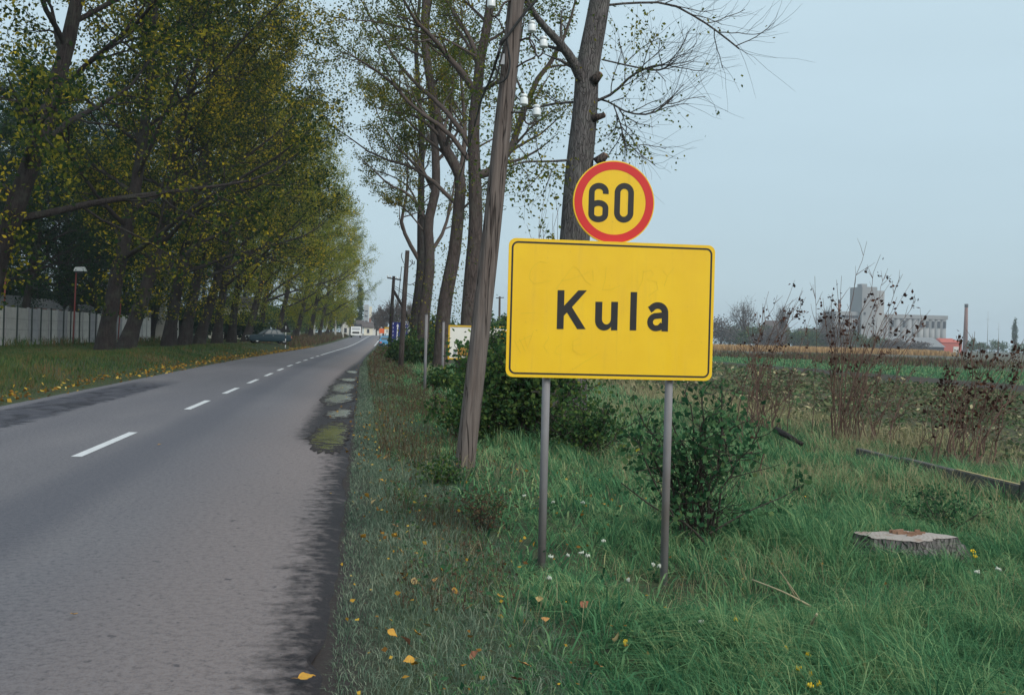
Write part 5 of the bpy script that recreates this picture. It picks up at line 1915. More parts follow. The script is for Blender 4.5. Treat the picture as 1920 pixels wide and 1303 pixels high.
def truck():
    y = 238.0
    d = ray(667, 630)
    x = d.x * y / d.y
    r = empty('delivery_truck', (x, y, float(rise(x, y)) + .01), label='oncoming white cab truck with a dark canvas box far down the road', cat='truck')
    # front faces the camera (-y)
    c = MB()
    w = 1.08
    prof = [(0.0, .62), (-.06, .9), (-.06, 1.35), (.02, 1.55), (.28, 2.35), (.55, 2.42), (1.75, 2.42), (1.75, .62)]
    n = len(prof)
    v = [(-w, yy, z) for yy, z in prof] + [(w, yy, z) for yy, z in prof]
    c.add(v, [tuple(range(n)), tuple(range(2 * n - 1, n - 1, -1))] + [(i, n + i, n + (i + 1) % n, (i + 1) % n) for i in range(n)])
    cab = c.build('cab', M['truck_white'], r)
    ws = MB()
    ws.add([(-w * .86, .01, 1.62), (w * .86, .01, 1.62), (w * .80, .21, 2.24), (-w * .80, .21, 2.24)], [(0, 1, 2, 3)])
    ws.build('windscreen', M['board_grey'], r)  # matte light grey: the glass's reflection is put into the colour
    MB().box((0, -.075, 1.12), (1.50, .04, .42)).build('grille', M['rubber'], r)
    for sg in (-1, 1):
        MB().box((sg * .84, -.09, .80), (.26, .05, .18)).build('headlight', M['lamp_white'], r)
        MB().box((sg * 1.24, .25, 1.75), (.10, .06, .36)).build('mirror', M['rubber'], r)
        MB().box((sg * (w + .006), .9, 1.85), (.02, .8, .6)).build('side_window', M['glass'], r)
    MB().box((0, -.06, .60), (2.14, .20, .20)).build('bumper', M['truck_white'], r)
    MB().box((0, -.17, .60), (.5, .02, .12)).build('number_plate', M['plate_white'], r)
    b = MB()
    bw, zt = 1.28, 3.05
    prof = [(-bw, .95), (bw, .95), (bw, zt - .25), (bw * .9, zt), (-bw * .9, zt), (-bw, zt - .25)]
    n = len(prof)
    v = [(px, 1.9, z) for px, z in prof] + [(px, 6.2, z) for px, z in prof]
    b.add(v, [tuple(range(n)), tuple(range(2 * n - 1, n - 1, -1))] + [(i, n + i, n + (i + 1) % n, (i + 1) % n) for i in range(n)])
    b.build('cargo_box', M['canvas'], r)
    MB().box((0, 3.2, .72), (.9, 6.0, .22)).build('chassis', M['rubber'], r)
    for yy in (.75, 5.0):
        for sg in (-1, 1):
            wb = MB().lathe((sg * .95 - .14, yy, .46), [(.25, 0), (.44, 0), (.46, .06), (.46, .22), (.44, .28), (.25, .28)], 18, Vector((1, 0, 0))).build('wheel', M['tyre'], r)
            MB().lathe((sg * .95 - .145, yy, .46), [(.03, 0), (.26, .02), (.26, .27), (.03, .29)], 14, Vector((1, 0, 0))).build('rim', M['board_grey'], wb)


truck()


# ================================================================== stump, kerb, sticks
def stump():
    y = 8.15
    p = P(1690, 1005, y)
    r = empty('tree_stump', (p.x, y, Hf(p.x, y)), label='low sawn tree stump with a pale split top in the grass at right', cat='stump')
    rng = np.random.default_rng(9)
    n = 40
    zt = p.z - r.location.z
    ang = np.linspace(0, 2 * np.pi, n, endpoint=False)
    lob = 1 + .10 * np.sin(3 * ang + .5) + .07 * np.sin(5 * ang + 2) + .03 * rng.normal(size=n)
    lob += .32 * np.exp(-((np.angle(np.exp(1j * (ang - 6.15)))) / .30) ** 2)          # a root flare to the right
    rings = []
    for z, s in ((-.15, 1.30), (0.0, 1.18), (.12, 1.05), (zt * .7, .98), (zt, .95)):
        rr = .36 * s * lob * (1 + .03 * rng.normal(size=n))
        zz = z + (-.05 * np.cos(ang) if z > .2 else 0 * ang)
        rings.append(np.stack([rr * np.cos(ang), rr * .72 * np.sin(ang), zz + (.004 * rng.normal(size=n) if z == zt else 0)], -1))
    V = np.concatenate(rings)
    k = np.arange(n)
    F = np.concatenate([np.stack([i * n + k, i * n + (k + 1) % n, (i + 1) * n + (k + 1) % n, (i + 1) * n + k], -1) for i in range(4)])
    link('trunk', np_mesh('trunk', V, [F], False), M['bark'], r)
    top = rings[-1] + np.array([0, 0, .004])
    mid = top * np.array([.5, .5, 1]) + np.array([0, 0, .01])
    Vt = np.concatenate([top, mid, [[0, 0, zt + .01]]])
    Ft = np.stack([k, (k + 1) % n, n + (k + 1) % n, n + k], -1)
    Ft2 = np.stack([n + k, n + (k + 1) % n, np.full(n, 2 * n)], -1)
    m, nt, N, L, bs = nodes_of('stump_wood')
    bs.inputs['Roughness'].default_value = .9
    tc = N.new('ShaderNodeTexCoord')
    wv = N.new('ShaderNodeTexWave')
    wv.wave_type = 'RINGS'
    wv.rings_direction = 'Z'
    wv.inputs['Scale'].default_value = 9
    wv.inputs['Distortion'].default_value = 3.5
    wv.inputs['Detail'].default_value = 3
    L.new(tc.outputs['Object'], wv.inputs['Vector'])
    f = nz(N, L, tc.outputs['Object'], 7, 5)
    col = mixc(N, L, wv.outputs['Fac'], (0.27, 0.23, 0.205), (0.34, 0.295, 0.265))
    col = mixc(N, L, mr(N, L, f, .52, .66), col, (0.23, 0.15, 0.11))
    L.new(col, bs.inputs['Base Color'])
    link('cut_top', np_mesh('cut_top', Vt, [Ft, Ft2], False), m, r)
    # torn ridge of fibres where the tree broke off
    b = MB()
    for q in range(16):
        x = rng.uniform(-.06, .20)
        yv = .05 + rng.normal() * .05
        h = rng.uniform(.012, .045)
        b.box((x, yv, zt + h / 2), (rng.uniform(.04, .1), .012, h), Matrix.Rotation(rng.uniform(-.3, .3), 3, 'Z'))
    b.build('torn_fibres', M['cut_wood'], r)


stump()


def kerb():
    r = empty('concrete_edging', (7.75, 14, Hf(7.75, 14)), label='long low concrete edging with yellow lichen on top, lying in the grass at right', cat='edging')
    o = np.array(r.location)
    ys = [6.6, 8.05, 9.5, 10.95, 12.4, 13.85, 15.3]
    m = mat('kerb_concrete', (0.11, 0.105, 0.098), (0.05, 0.048, 0.046), 5.0, .95, .3)
    ml = mat('lichen', (0.36, 0.28, 0.07), (0.22, 0.20, 0.15), 9.0, .95)
    for k in range(-2, 4):
        y0, y1 = ys[k + 2] + .02, ys[k + 3] - .02
        x0, x1 = 7.22 + .06 * k, 7.27 + .06 * k
        z0 = Hf(x0, (y0 + y1) / 2)
        h = .27 - .035 * max(k, 0)
        b = MB()
        vv = []
        for (x, y) in ((x0, y0), (x1, y1)):
            for dx, z in ((0, z0 - .2), (0, z0 + h - .012), (.012, z0 + h), (.075, z0 + h), (.09, z0 + h - .012), (.09, z0 - .2)):
                vv.append((x + dx - o[0], y - o[1], z - o[2]))
        b.add(vv, [(0, 1, 2, 3, 4, 5)] + [(11, 10, 9, 8, 7, 6)] + [(i, i + 6, (i + 1) % 6 + 6, (i + 1) % 6) for i in range(6)])
        seg = b.build('edging_block', m, r)
        if k < 2:
            t = MB()
            t.add([(x0 + .014 - o[0], y0 - o[1], z0 + h + .004 - o[2]), (x0 + .073 - o[0], y0 - o[1], z0 + h + .004 - o[2]), (x1 + .073 - o[0], y1 - o[1], z0 + h + .004 - o[2]), (x1 + .014 - o[0], y1 - o[1], z0 + h + .004 - o[2])], [(0, 1, 2, 3)])
            t.build('lichen', ml, seg)


kerb()


def stick(name, pts, r, m, label, cat):
    p0 = np.array(pts[0])
    root = empty(name, tuple(p0), label=label, cat=cat)
    p = smooth_path([np.array(q) - p0 for q in pts], 12)
    MB().tube(p, np.linspace(r, r * .55, 12), 7).build('stem', m, root)
    return root


def gp(px, py, dz):
    q = G(px, py, -.06 + dz)
    return (q.x, q.y, q.z)


stick('dead_stick', [gp(1505, 1200, .10), gp(1518, 1176, .2), gp(1532, 1150, .30)], .012, M['hay'], 'short pale dead stick poking up from the grass below the dark shrub', 'stick')
tw_ = stick('dead_twig', [gp(1520, 1136, .18), gp(1470, 1110, .28), gp(1410, 1086, .32)], .007, M['hay'], 'long thin dry twig lying over the grass right of the shrub foot', 'twig')
pq = np.array(tw_.location)
for a, b_ in ((((1500, 1124), .22), ((1462, 1070), .42)), (((1490, 1118), .24), ((1476, 1092), .36))):
    MB().tube(smooth_path([np.array(gp(*a[0], a[1])) - pq, np.array(gp((a[0][0] + b_[0][0]) / 2, (a[0][1] + b_[0][1]) / 2, (a[1] + b_[1]) / 2)) - pq, np.array(gp(*b_[0], b_[1])) - pq], 8), np.linspace(.005, .003, 8), 5).build('side_twig', M['hay'], tw_)
stick('fallen_branch', [gp(1455, 806, .22), gp(1478, 818, .25), gp(1505, 833, .15)], .06, M['bark_dark'], 'dark broken branch lying in the grass right of the shrub top', 'branch')


# ================================================================== shrubs and saplings
def shrub(name, cx, cy, w, dep, h, nst, nleaf, leaf, matl, label, seed, cat='shrub', base_w=.35, stem_r=.012, low=0.12, loose=.06, extra=None, br=10):
    rng = np.random.default_rng(seed)
    z0 = Hf(cx, cy)
    root = empty(name, (cx, cy, z0), label=label, cat=cat)
    lp = []
    tb = Tubes()
    for k in range(nst):
        a = rng.uniform(0, 6.28)
        b0 = np.array([math.cos(a) * w * .5 * base_w * rng.random(), math.sin(a) * dep * .5 * base_w * rng.random(), -.05])
        out = np.array([math.cos(a) * w * .5, math.sin(a) * dep * .5, 0]) * rng.uniform(.3, 1.0)
        hh = h * rng.uniform(.6, 1.0) * (1 - .30 * np.hypot(out[0] / (w * .5), out[1] / (dep * .5)) ** 2)
        tip = b0 + out + np.array([0, 0, hh])
        mid = b0 * .5 + tip * .5 + np.array([0, 0, hh * .08]) - out * .12
        s = smooth_path([b0, mid, tip], 8) + np.concatenate([np.zeros((1, 3)), rng.normal(size=(7, 3)) * .02 * h])
        tb.add(s, np.linspace(stem_r, stem_r * .35, 8), 6)
        for q in range(br):
            t = low + (1 - low) * rng.random()
            p, d_ = at(s, t)
            bl = h * .30 * (1.15 - .7 * t) * rng.uniform(.5, 1.2)
            g = grow(p, side_dir(d_, rng, rng.uniform(.6, 1.2)), bl, 4, rng, .2, .02)
            tb.add(g, np.linspace(stem_r * .4, stem_r * .2, 5), 4)
            lp.append(g[1:])
        lp.append(s[4:])
    if extra:
        for pts, r in extra:
            s = smooth_path([np.array(p) - np.array(root.location) for p in pts], 12)
            tb.add(s, np.linspace(r, r * .4, 12), 6)
            for q in range(7):
                p, d_ = at(s, .25 + .75 * rng.random())
                g = grow(p, side_dir(d_, rng, 1.0), .16, 3, rng, .2, .0)
                tb.add(g, np.linspace(.004, .002, 4), 4)
                for _ in range(2):
                    lp.append(g[1:])
    link('stems', tb.mesh('stems'), M['stem_dark'], root)
    c = clump(np.concatenate(lp), nleaf, loose, rng)
    c[:, 2] = np.maximum(c[:, 2], .03)
    o = link('foliage', leaf_mesh('foliage', c, rng.uniform(leaf[0], leaf[1], nleaf), rng, aspect=.75), M[matl], root)
    o['kind'] = 'stuff'
    return root


shrub('leafy_shrub', 2.90, 8.75, 1.0, .85, 1.60, 15, 1800, (.036, .072), 'leaf_shrub', 'dark green leafy shrub growing right behind the right post of the town sign', 21, loose=.07, br=12,
      extra=[([P(1345, 1045, 8.4), P(1290, 985, 8.3), P(1225, 950, 8.2), P(1165, 905, 8.2)], .012), ([P(1262, 965, 8.3), P(1225, 900, 8.2), P(1205, 850, 8.2), P(1192, 815, 8.2)], .008), ([P(1330, 1000, 8.4), P(1400, 960, 8.6), P(1470, 930, 8.7), P(1500, 910, 8.7)], .008),
             ([P(1318, 900, 8.7), P(1322, 820, 8.8), P(1316, 750, 8.8), P(1326, 726, 8.8)], .010)])
shrub('leafy_shrub', 2.62, 16.8, 2.0, 1.8, 1.95, 30, 7600, (.05, .105), 'leaf_hedge', 'dense dark bush filling the gap between the wooden pole and the left sign post', 22, loose=.12, br=14, stem_r=.02)
shrub('leafy_shrub', 1.75, 16.4, 1.1, 1.2, 1.12, 20, 3600, (.045, .09), 'leaf_hedge', 'lower dark bush left of and behind the wooden pole', 32, loose=.10, br=12, stem_r=.014)
shrub('leafy_shrub', 3.35, 15.4, 1.6, 1.4, 1.15, 18, 2300, (.04, .08), 'leaf_hedge', 'lower bush seen between the two sign posts', 23, loose=.10, br=10, stem_r=.014)
shrub('leafy_shrub', 2.7, 33.0, 1.6, 1.6, .65, 16, 1600, (.08, .15), 'leaf_hedge', 'bush in front of the left end of the white board', 24, loose=.16, br=10, stem_r=.02)
shrub('leafy_shrub', 5.55, 40.0, 2.0, 1.8, 2.3, 20, 3600, (.09, .16), 'leaf_hedge', 'tall bush covering the right end of the white board', 25, loose=.18, br=10, stem_r=.02)
shrub('leafy_shrub', 3.0, 62.0, 2.6, 2.6, 1.7, 18, 4200, (.12, .22), 'leaf_hedge', 'bush at the foot of the poplars behind the lone steel posts', 26, loose=.25, br=9, stem_r=.03)
shrub('leafy_shrub', 4.5, 82.0, 3.0, 3.0, 2.5, 16, 3600, (.14, .26), 'leaf_hedge', 'bush before the short cream wall', 27, loose=.28, br=9, stem_r=.03)
shrub('leafy_shrub', 0.85, 11.6, .6, .8, .38, 14, 700, (.02, .05), 'leaf_hedge', 'small dark weed clump at the foot of the wooden pole towards the road', 28, loose=.05, br=6, stem_r=.005)
shrub('leafy_shrub', 1.05, 8.9, .5, .6, .42, 14, 700, (.015, .035), 'weed_brown', 'small grey brown weed clump left of the left sign post', 29, loose=.05, br=7, stem_r=.004)
shrub('leafy_shrub', 5.5, 9.5, 1.1, .7, .48, 14, 900, (.02, .045), 'leaf_shrub', 'low dark bramble behind the stump', 30, loose=.06, br=8, stem_r=.006)
shrub('leafy_shrub', 1.7, 5.35, .8, .6, .22, 16, 1900, (.012, .03), 'leaf_shrub', 'low patch of dark clover at the bottom of the view below the right post', 31, loose=.04, br=8, stem_r=.003)


def sapling(cx, cy, stems, leafn, label, seed, lr=(.05, .10), top_only=.55, spread=1.0, hang=.0, leafm='leaf_dead', group=None, stem_m='stem_brown', twigs=6):
    """a clump of thin stems with a few dead leaves in tufts near their tips; stems: (px, py) of the tips"""
    rng = np.random.default_rng(seed)
    root = empty('sapling', (cx, cy, Hf(cx, cy)), label=label, cat='sapling', group=group)
    o = np.array(root.location)
    tb = Tubes()
    lc = []
    for (px, py) in stems:
        yy = cy + rng.normal() * .25
        tip = np.array(P(px, py, yy)) - o
        b0 = np.array([rng.normal() * .22 + tip[0] * .2, rng.normal() * .22, -.05])
        mid = b0 * .55 + tip * .45 + np.array([-(tip[0] - b0[0]) * .12, rng.normal() * .05, tip[2] * .06])
        s = smooth_path([b0, mid, tip], 12) + np.concatenate([np.zeros((2, 3)), rng.normal(size=(10, 3)) * .022])
        r = rng.uniform(.006, .014)
        tb.add(s, np.linspace(r, .003, 12), 5)
        for q in range(twigs):
            t = rng.uniform(.25, .95)
            p, d_ = at(s, t)
            L_ = tip[2] * .22 * (1.2 - t) * rng.uniform(.6, 1.4) + .1
            g = grow(p, side_dir(d_, rng, rng.uniform(.35, .7)), L_, 5, rng, .07, .04)
            tb.add(g, np.linspace(.006, .002, 6), 4)
            if t > top_only * .7:
                for _ in range(rng.integers(0, 3)):
                    lc.append(at(g, rng.uniform(.5, 1))[0])
        for _ in range(rng.integers(1, 5)):
            lc.append(at(s, rng.uniform(top_only, 1))[0])
    link('stems', tb.mesh('stems'), M[stem_m], root)
    lc = np.array(lc)
    n = int(leafn)
    c = lc[rng.integers(0, len(lc), n)] + rng.normal(size=(n, 3)) * np.array([.035, .035, .05]) - np.array([0, 0, .03])
    k = link('leaves', leaf_mesh('leaves', c, rng.uniform(lr[0], lr[1], n), rng, aspect=.7), M[leafm], root)
    k['kind'] = 'stuff'
    return root


rs_ = np.random.default_rng(77)
st = [(1622, 452), (1655, 478), (1692, 512), (1664, 508), (1640, 560), (1706, 530), (1580, 520), (1568, 525), (1558, 548), (1528, 520), (1545, 560), (1590, 570), (1612, 580), (1680, 560), (1718, 560), (1742, 582), (1734, 600), (1700, 610), (1670, 600), (1640, 620), (1600, 640), (1560, 640), (1575, 600), (1716, 640), (1725, 600)]
sapling(8.65, 18.4, st, 340, 'tallest clump of thin bare saplings with dark dead leaves in front of the grain elevator', 301, (.05, .095), twigs=8)
st = [(1385, 640), (1400, 600), (1420, 650), (1442, 660), (1460, 640), (1475, 660), (1492, 650), (1520, 640), (1535, 660), (1410, 690), (1550, 680), (1448, 700), (1500, 700), (1430, 720), (1366, 690)]
sapling(7.6, 19.2, st, 90, 'low reddish brown twiggy thicket right of the town sign before the field', 311, (.03, .06), twigs=9)
st = [(1560, 690), (1580, 670), (1600, 700), (1625, 680), (1650, 690), (1668, 660), (1690, 680), (1712, 690), (1735, 670), (1750, 700), (1545, 710), (1700, 720), (1640, 730), (1760, 720), (1590, 730)]
sapling(9.0, 18.0, st, 110, 'low reddish brown twiggy thicket at the foot of the tallest saplings', 312, (.03, .06), twigs=9)
st = [(1775, 680), (1760, 720), (1790, 740), (1812, 720), (1838, 730), (1860, 720), (1884, 730), (1905, 740), (1750, 760), (1830, 760)]
sapling(9.2, 15.6, st, 90, 'low brown twigs between the two right hand sapling clumps and the field', 313, (.03, .06), twigs=8)
st = [(1440, 545), (1458, 552), (1432, 570), (1425, 590), (1490, 525), (1486, 560), (1512, 556), (1500, 580), (1470, 590), (1410, 610), (1478, 620), (1520, 590), (1505, 545)]
sapling(7.5, 20.5, st, 170, 'sparser clump of thin saplings just right of the town sign', 302, (.05, .09), twigs=6)
st = [(1800, 622), (1806, 640), (1828, 622), (1832, 640), (1788, 680), (1850, 650), (1872, 630), (1866, 660), (1886, 690), (1776, 700), (1815, 690), (1845, 700), (1900, 660)]
sapling(8.55, 14.6, st, 330, 'clump of saplings thick with dark dead leaves behind the concrete edging', 303, (.045, .085), .35, twigs=7)
st = [(1915, 650), (1930, 640), (1945, 600), (1905, 700), (1960, 620), (1925, 700)]
sapling(9.3, 15.2, st, 150, 'clump of slanting saplings cut by the right edge of the view', 304, (.045, .085), .4, twigs=6)
st = [(1018, 376), (1040, 360), (1008, 405), (990, 425), (1034, 400), (1046, 385), (1022, 392)]
sapling(3.3, 18.6, st, 70, 'thin saplings with yellow brown leaves rising behind the top left of the town sign', 305, (.06, .10), .82, leafm='leaf_right', twigs=2)
st = [(1385, 770), (1370, 800), (1402, 750), (1350, 790)]
sapling(4.9, 13.0, st, 40, 'few short dry stems behind the dark shrub', 306, (.03, .06), .5, twigs=4)


# ================================================================== ground cover
def scatter(n, y0, y1, xlo, xhi, rng):
    """n points, spread evenly on the ground between distances y0 and y1 and x from xlo(y) to xhi(y)"""
    y = rng.uniform(y0, y1, n * 2)
    lo, hi = xlo(y), xhi(y)
    w = hi - lo
    keep = rng.random(n * 2) < w / w.max()
    y, lo, w = y[keep][:n], lo[keep][:n], w[keep][:n]
    return lo + w * rng.random(len(y)), y


def blades(name, x, y, h, w, lean, mats, rng, seglean=0.4, sink=0.02, dirbias=None, az=None):
    n = len(x)
    z = H(x, y) - sink
    if az is None:
        az = rng.uniform(0, 2 * np.pi, n)
    if dirbias is not None:
        az = dirbias + rng.normal(0, 1.1, n)
    pa = rng.uniform(0, 2 * np.pi, n)
    d = np.stack([np.cos(az), np.sin(az), np.zeros(n)], -1)
    p = np.stack([np.cos(pa), np.sin(pa), np.zeros(n)], -1) * (w / 2)[:, None]
    b = np.stack([x, y, z], -1)
    up = np.array([0, 0, 1.0])
    l = (lean * h)[:, None]
    hh = h[:, None]
    m = b + up * hh * .55 + d * l * .32
    t = b + up * hh * (1 - .38 * np.minimum(lean, 1.4)[:, None]) + d * l
    V = np.stack([b - p, b + p, m - p * .8, m + p * .8, t], 1).reshape(-1, 3)
    i = np.arange(n)[:, None] * 5
    Fq = i + np.array([[0, 1, 3, 2]])
    Ft = i + np.array([[2, 3, 4]])
    o = link(name, np_mesh(name, V, [Fq, Ft]), mats)
    o['kind'] = 'stuff'
    return o


def noise2(x, y, s):
    return (np.sin(x * s + 1.3 * np.sin(y * s * .7)) * np.sin(y * s * 1.1 + 1.7 * np.sin(x * s * .6)) + np.sin(x * s * 2.3 + 2) * np.sin(y * s * 2.1 + x * s) * .5)


def ground_cover():
    rng = np.random.default_rng(42)
    edge = lambda y: -0.17 + curve_x(y) + .05 * np.sin(2.3 * y) * np.sin(.7 * y) + .03 * np.sin(7 * y)
    rx = lambda y: y * 0.66 + 2.4
    # dusty short grass beside the asphalt
    X, Y, Hh, Ww = [], [], [], []
    for (y0, y1, n, wf) in ((3.5, 8, 21000, 1), (8, 14, 20000, 1.3), (14, 26, 17000, 1.9), (26, 55, 12000, 3.2), (55, 150, 9000, 6)):
        x, y = scatter(n, y0, y1, edge, lambda y: edge(y) + np.full_like(y, 1.25), rng)
        t = (x - edge(y)) / 1.25
        k = rng.random(len(x)) < 1.1 - t * .75
        x, y, t = x[k], y[k], t[k]
        X.append(x); Y.append(y)
        Hh.append(rng.uniform(.04, .11, len(x)) * (.55 + .8 * np.minimum(t * 2, 1))); Ww.append(np.full(len(x), .0040 * wf))
    x, y, h, w = map(np.concatenate, (X, Y, Hh, Ww))
    blades('roadside_grass', x, y, h, w * rng.uniform(.7, 1.4, len(x)), rng.uniform(.2, 1.3, len(x)), M['grass_dusty'], rng)
    # long green grass of the right verge
    X, Y, Hh, Ww = [], [], [], []
    for (y0, y1, n, wf) in ((3.4, 6.5, 56000, 1), (6.5, 10, 64000, 1.2), (10, 16, 50000, 1.7), (16, 28, 36000, 2.6), (28, 60, 22000, 5)):
        x, y = scatter(n, y0, y1, lambda y: edge(y) + .45, lambda y: np.minimum(rx(y), 9.0), rng)
        nn = noise2(x, y, 1.1)
        k = rng.random(len(x)) < np.clip(.72 + .4 * nn, .2, 1) * np.clip((x - edge(y) - .3) / .8, .15, 1)
        x, y, nn = x[k], y[k], nn[k]
        X.append(x); Y.append(y)
        g = np.clip((x - edge(y)) / 2.5, .35, 1)
        Hh.append(rng.uniform(.12, .30, len(x)) * g * (1 + .35 * np.clip(nn, -.6, 1.2))); Ww.append(np.full(len(x), .0046 * wf))
    x, y, h, w = map(np.concatenate, (X, Y, Hh, Ww))
    ns = ((x - P(1690, 1005, 8.15).x) / .42) ** 2 + ((y - 8.15) / .30) ** 2 > 1
    front = ((x - P(1690, 1005, 8.15).x) / .7) ** 2 + ((y - 7.75) / .4) ** 2 < 1
    h = np.where(front, np.minimum(h, .25), h)
    h = np.where((np.abs(x - 2.2) < .28) & (y > 6.5) & (y < 7.6), h * .45, h)
    h = np.where((x > .5) & (x < 2.0) & (y > 8.8) & (y < 13.4), h * .42, h)
    x, y, h, w = x[ns], y[ns], h[ns], w[ns]
    # most blades gather in tufts and lean out of them, with gaps between
    cell = .17 + .012 * y
    ci, cj = np.floor(x / cell), np.floor(y / (cell * 1.2))
    hsh = np.abs(np.sin(ci * 127.1 + cj * 311.7) * 43758.5453) % 1.0
    hs2 = np.abs(np.sin(ci * 269.5 + cj * 183.3) * 43758.5453) % 1.0
    tx, ty = (ci + .2 + .6 * hsh) * cell, (cj + .2 + .6 * hs2) * cell * 1.2
    in_t = rng.random(len(x)) < .62
    pull = np.where(in_t, rng.uniform(.25, .7, len(x)), 0)
    az = np.where(in_t, np.arctan2(y - ty, x - tx) + rng.normal(0, .5, len(x)), 2.6 + rng.normal(0, 1.2, len(x)))
    x, y = x + (tx - x) * pull, y + (ty - y) * pull
    h = h * np.where(in_t, .75 + .75 * hsh, .72)
    az = np.where(rng.random(len(x)) < .3, 2.6 + 1.2 * noise2(x, y, .9), az)
    k = x > edge(y) + .05
    x, y, h, w, az = x[k], y[k], h[k], w[k], az[k]
    blades('verge_grass', x, y, h, w * rng.uniform(.7, 1.6, len(x)), rng.uniform(.3, 1.7, len(x)), M['grass'], rng, az=az)
    # straw: clumps of tall dry stems
    X, Y = [], []
    for (px, py, n, sx, sy) in ((1540, 900, 900, .55, .7), (1660, 920, 600, .6, .6), (1480, 930, 400, .4, .5), (1610, 850, 500, .8, 1.2), (1200, 770, 1600, 1.2, 3.0), (1110, 790, 900, .8, 2.0), (1320, 760, 900, 1.2, 2.5), (1880, 1000, 300, .5, .5), (1450, 1080, 140, .3, .3), (1700, 1180, 110, .5, .4), (1880, 1180, 260, .45, .6), (1200, 1140, 70, .35, .35), (1090, 850, 500, .6, 1.0), (950, 900, 360, .6, 1.2), (1040, 1200, 50, .3, .3), (1350, 1090, 160, .35, .2), (820, 700, 700, .8, 6), (930, 1090, 40, .3, .3)):
        q = G(px, py, -.05)
        X.append(q.x + rng.normal(size=n) * sx); Y.append(q.y + rng.normal(size=n) * sy)
    x, y = np.concatenate(X), np.concatenate(Y)
    k = (x > .25 + curve_x(y)) & (y > 3.4)
    x, y = x[k], y[k]
    blades('dry_grass', x, y, rng.uniform(.16, .42, len(x)), (.0026 + .00026 * np.maximum(y - 8, 0)) * rng.uniform(.7, 1.4, len(x)), rng.uniform(.2, 1.1, len(x)), M['grass_straw'], rng)
    # pale dry stems standing among the green behind the shrub and the stump
    x, y = scatter(5200, 8.5, 17, lambda y: np.full_like(y, 2.6) + (y - 8.5) * .1, lambda y: np.minimum(rx(y), 8.2), rng)
    k = rng.random(len(x)) < np.clip(.35 + .75 * noise2(x + 3, y, .75), .05, 1)
    x, y = x[k], y[k]
    blades('pale_grass', x, y, rng.uniform(.18, .42, len(x)), (.003 + .0003 * (y - 8)) * rng.uniform(.7, 1.6, len(x)), rng.uniform(.2, 1.3, len(x)), M['grass_straw'], rng)
    # broad blades and brown leaf scraps low in the sward
    x, y = scatter(4200, 3.6, 13, lambda y: edge(y) + 1.1, lambda y: np.minimum(rx(y), 8.0), rng)
    blades('broad_grass', x, y, rng.uniform(.10, .26, len(x)), rng.uniform(.007, .014, len(x)) * (1 + y / 16), rng.uniform(.4, 1.6, len(x)), M['grass'], rng)
    x, y = scatter(2500, 3.6, 22, lambda y: edge(y) + .12, lambda y: np.minimum(rx(y), 7.0), rng)
    k = rng.random(len(x)) < np.clip(1.1 - (x - edge(y)) / 4.5, .12, 1)
    x, y = x[k], y[k]
    o = link('leaf_scraps', leaf_mesh('leaf_scraps', np.stack([x, y, H(x, y) + rng.uniform(.03, .12, len(x))], -1), rng.uniform(.012, .036, len(x)) * (1 + y / 30), rng, .5, .75), M['leaf_fallen'])
    o['kind'] = 'stuff'
    # withered weeds along the edge of the field
    X, Y, Ww = [], [], []
    for (y0, y1, n, wf) in ((5, 10, 2200, 1.1), (10, 18, 5200, 1.4), (18, 34, 8200, 2.2), (34, 80, 6000, 4.5)):
        x, y = scatter(n, y0, y1, lambda y: np.full_like(y, 4.0) + np.minimum(4.0, y * .2), lambda y: np.full_like(y, 11.2), rng)
        k = rng.random(len(x)) < .5 + .5 * noise2(x, y, .8)
        X.append(x[k]); Y.append(y[k]); Ww.append(np.full(k.sum(), .004 * wf))
    x, y, w = map(np.concatenate, (X, Y, Ww))
    blades('field_edge_weeds', x, y, rng.uniform(.15, .55, len(x)), w, rng.uniform(.2, 1.2, len(x)), [M['grass_straw']], rng)
    # brown dock and dead stalks in a strip beside the road
    X, Y, Hh, Ww = [], [], [], []
    for (y0, y1, n, wf) in ((6.2, 10, 2400, 1.0), (10, 16, 2400, 1.3), (16, 30, 4200, 1.8), (30, 60, 4400, 3.0), (60, 135, 3400, 5.5)):
        x, y = scatter(n, y0, y1, lambda y: edge(y) + .42, lambda y: edge(y) + np.where(y < 14, 1.15, 2.3), rng)
        k = rng.random(len(x)) < np.clip(.45 + .6 * noise2(x * 1.5, y * .6, 1.3), .05, 1)
        x, y = x[k], y[k]
        X.append(x); Y.append(y); Hh.append(rng.uniform(.10, .40, len(x)) * np.clip(y / 14, .5, 1.15)); Ww.append(np.full(len(x), .005 * wf))
    x, y, h, w = map(np.concatenate, (X, Y, Hh, Ww))
    blades('dead_weeds', x, y, h, w, rng.uniform(.1, .9, len(x)), M['weed_brown'], rng)
    # seed heads: little brown tufts on the stalks
    k = rng.random(len(x)) < .5
    c = np.stack([x[k] + rng.normal(size=k.sum()) * .02, y[k], H(x[k], y[k]) + h[k] * rng.uniform(.5, .95, k.sum())], -1)
    o = link('weed_seed_heads', leaf_mesh('weed_seed_heads', c, w[k] * rng.uniform(3.0, 6.5, k.sum()), rng), M['weed_brown'])
    o['kind'] = 'stuff'
    # clover and broad leaves low in the verge
    x, y = scatter(9000, 3.6, 14, lambda y: edge(y) + .5, lambda y: np.minimum(rx(y), 8.0), rng)
    k = noise2(x, y, 1.7) > .1
    x, y = x[k], y[k]
    c = np.stack([x, y, H(x, y) + rng.uniform(.03, .13, len(x))], -1)
    o = link('broad_leaf_weeds', leaf_mesh('broad_leaf_weeds', c, rng.uniform(.02, .05, len(x)), rng, .6, .8), M['leaf_shrub'])
    o['kind'] = 'stuff'
    # grass of the left bank
    X, Y, Hh, Ww = [], [], [], []
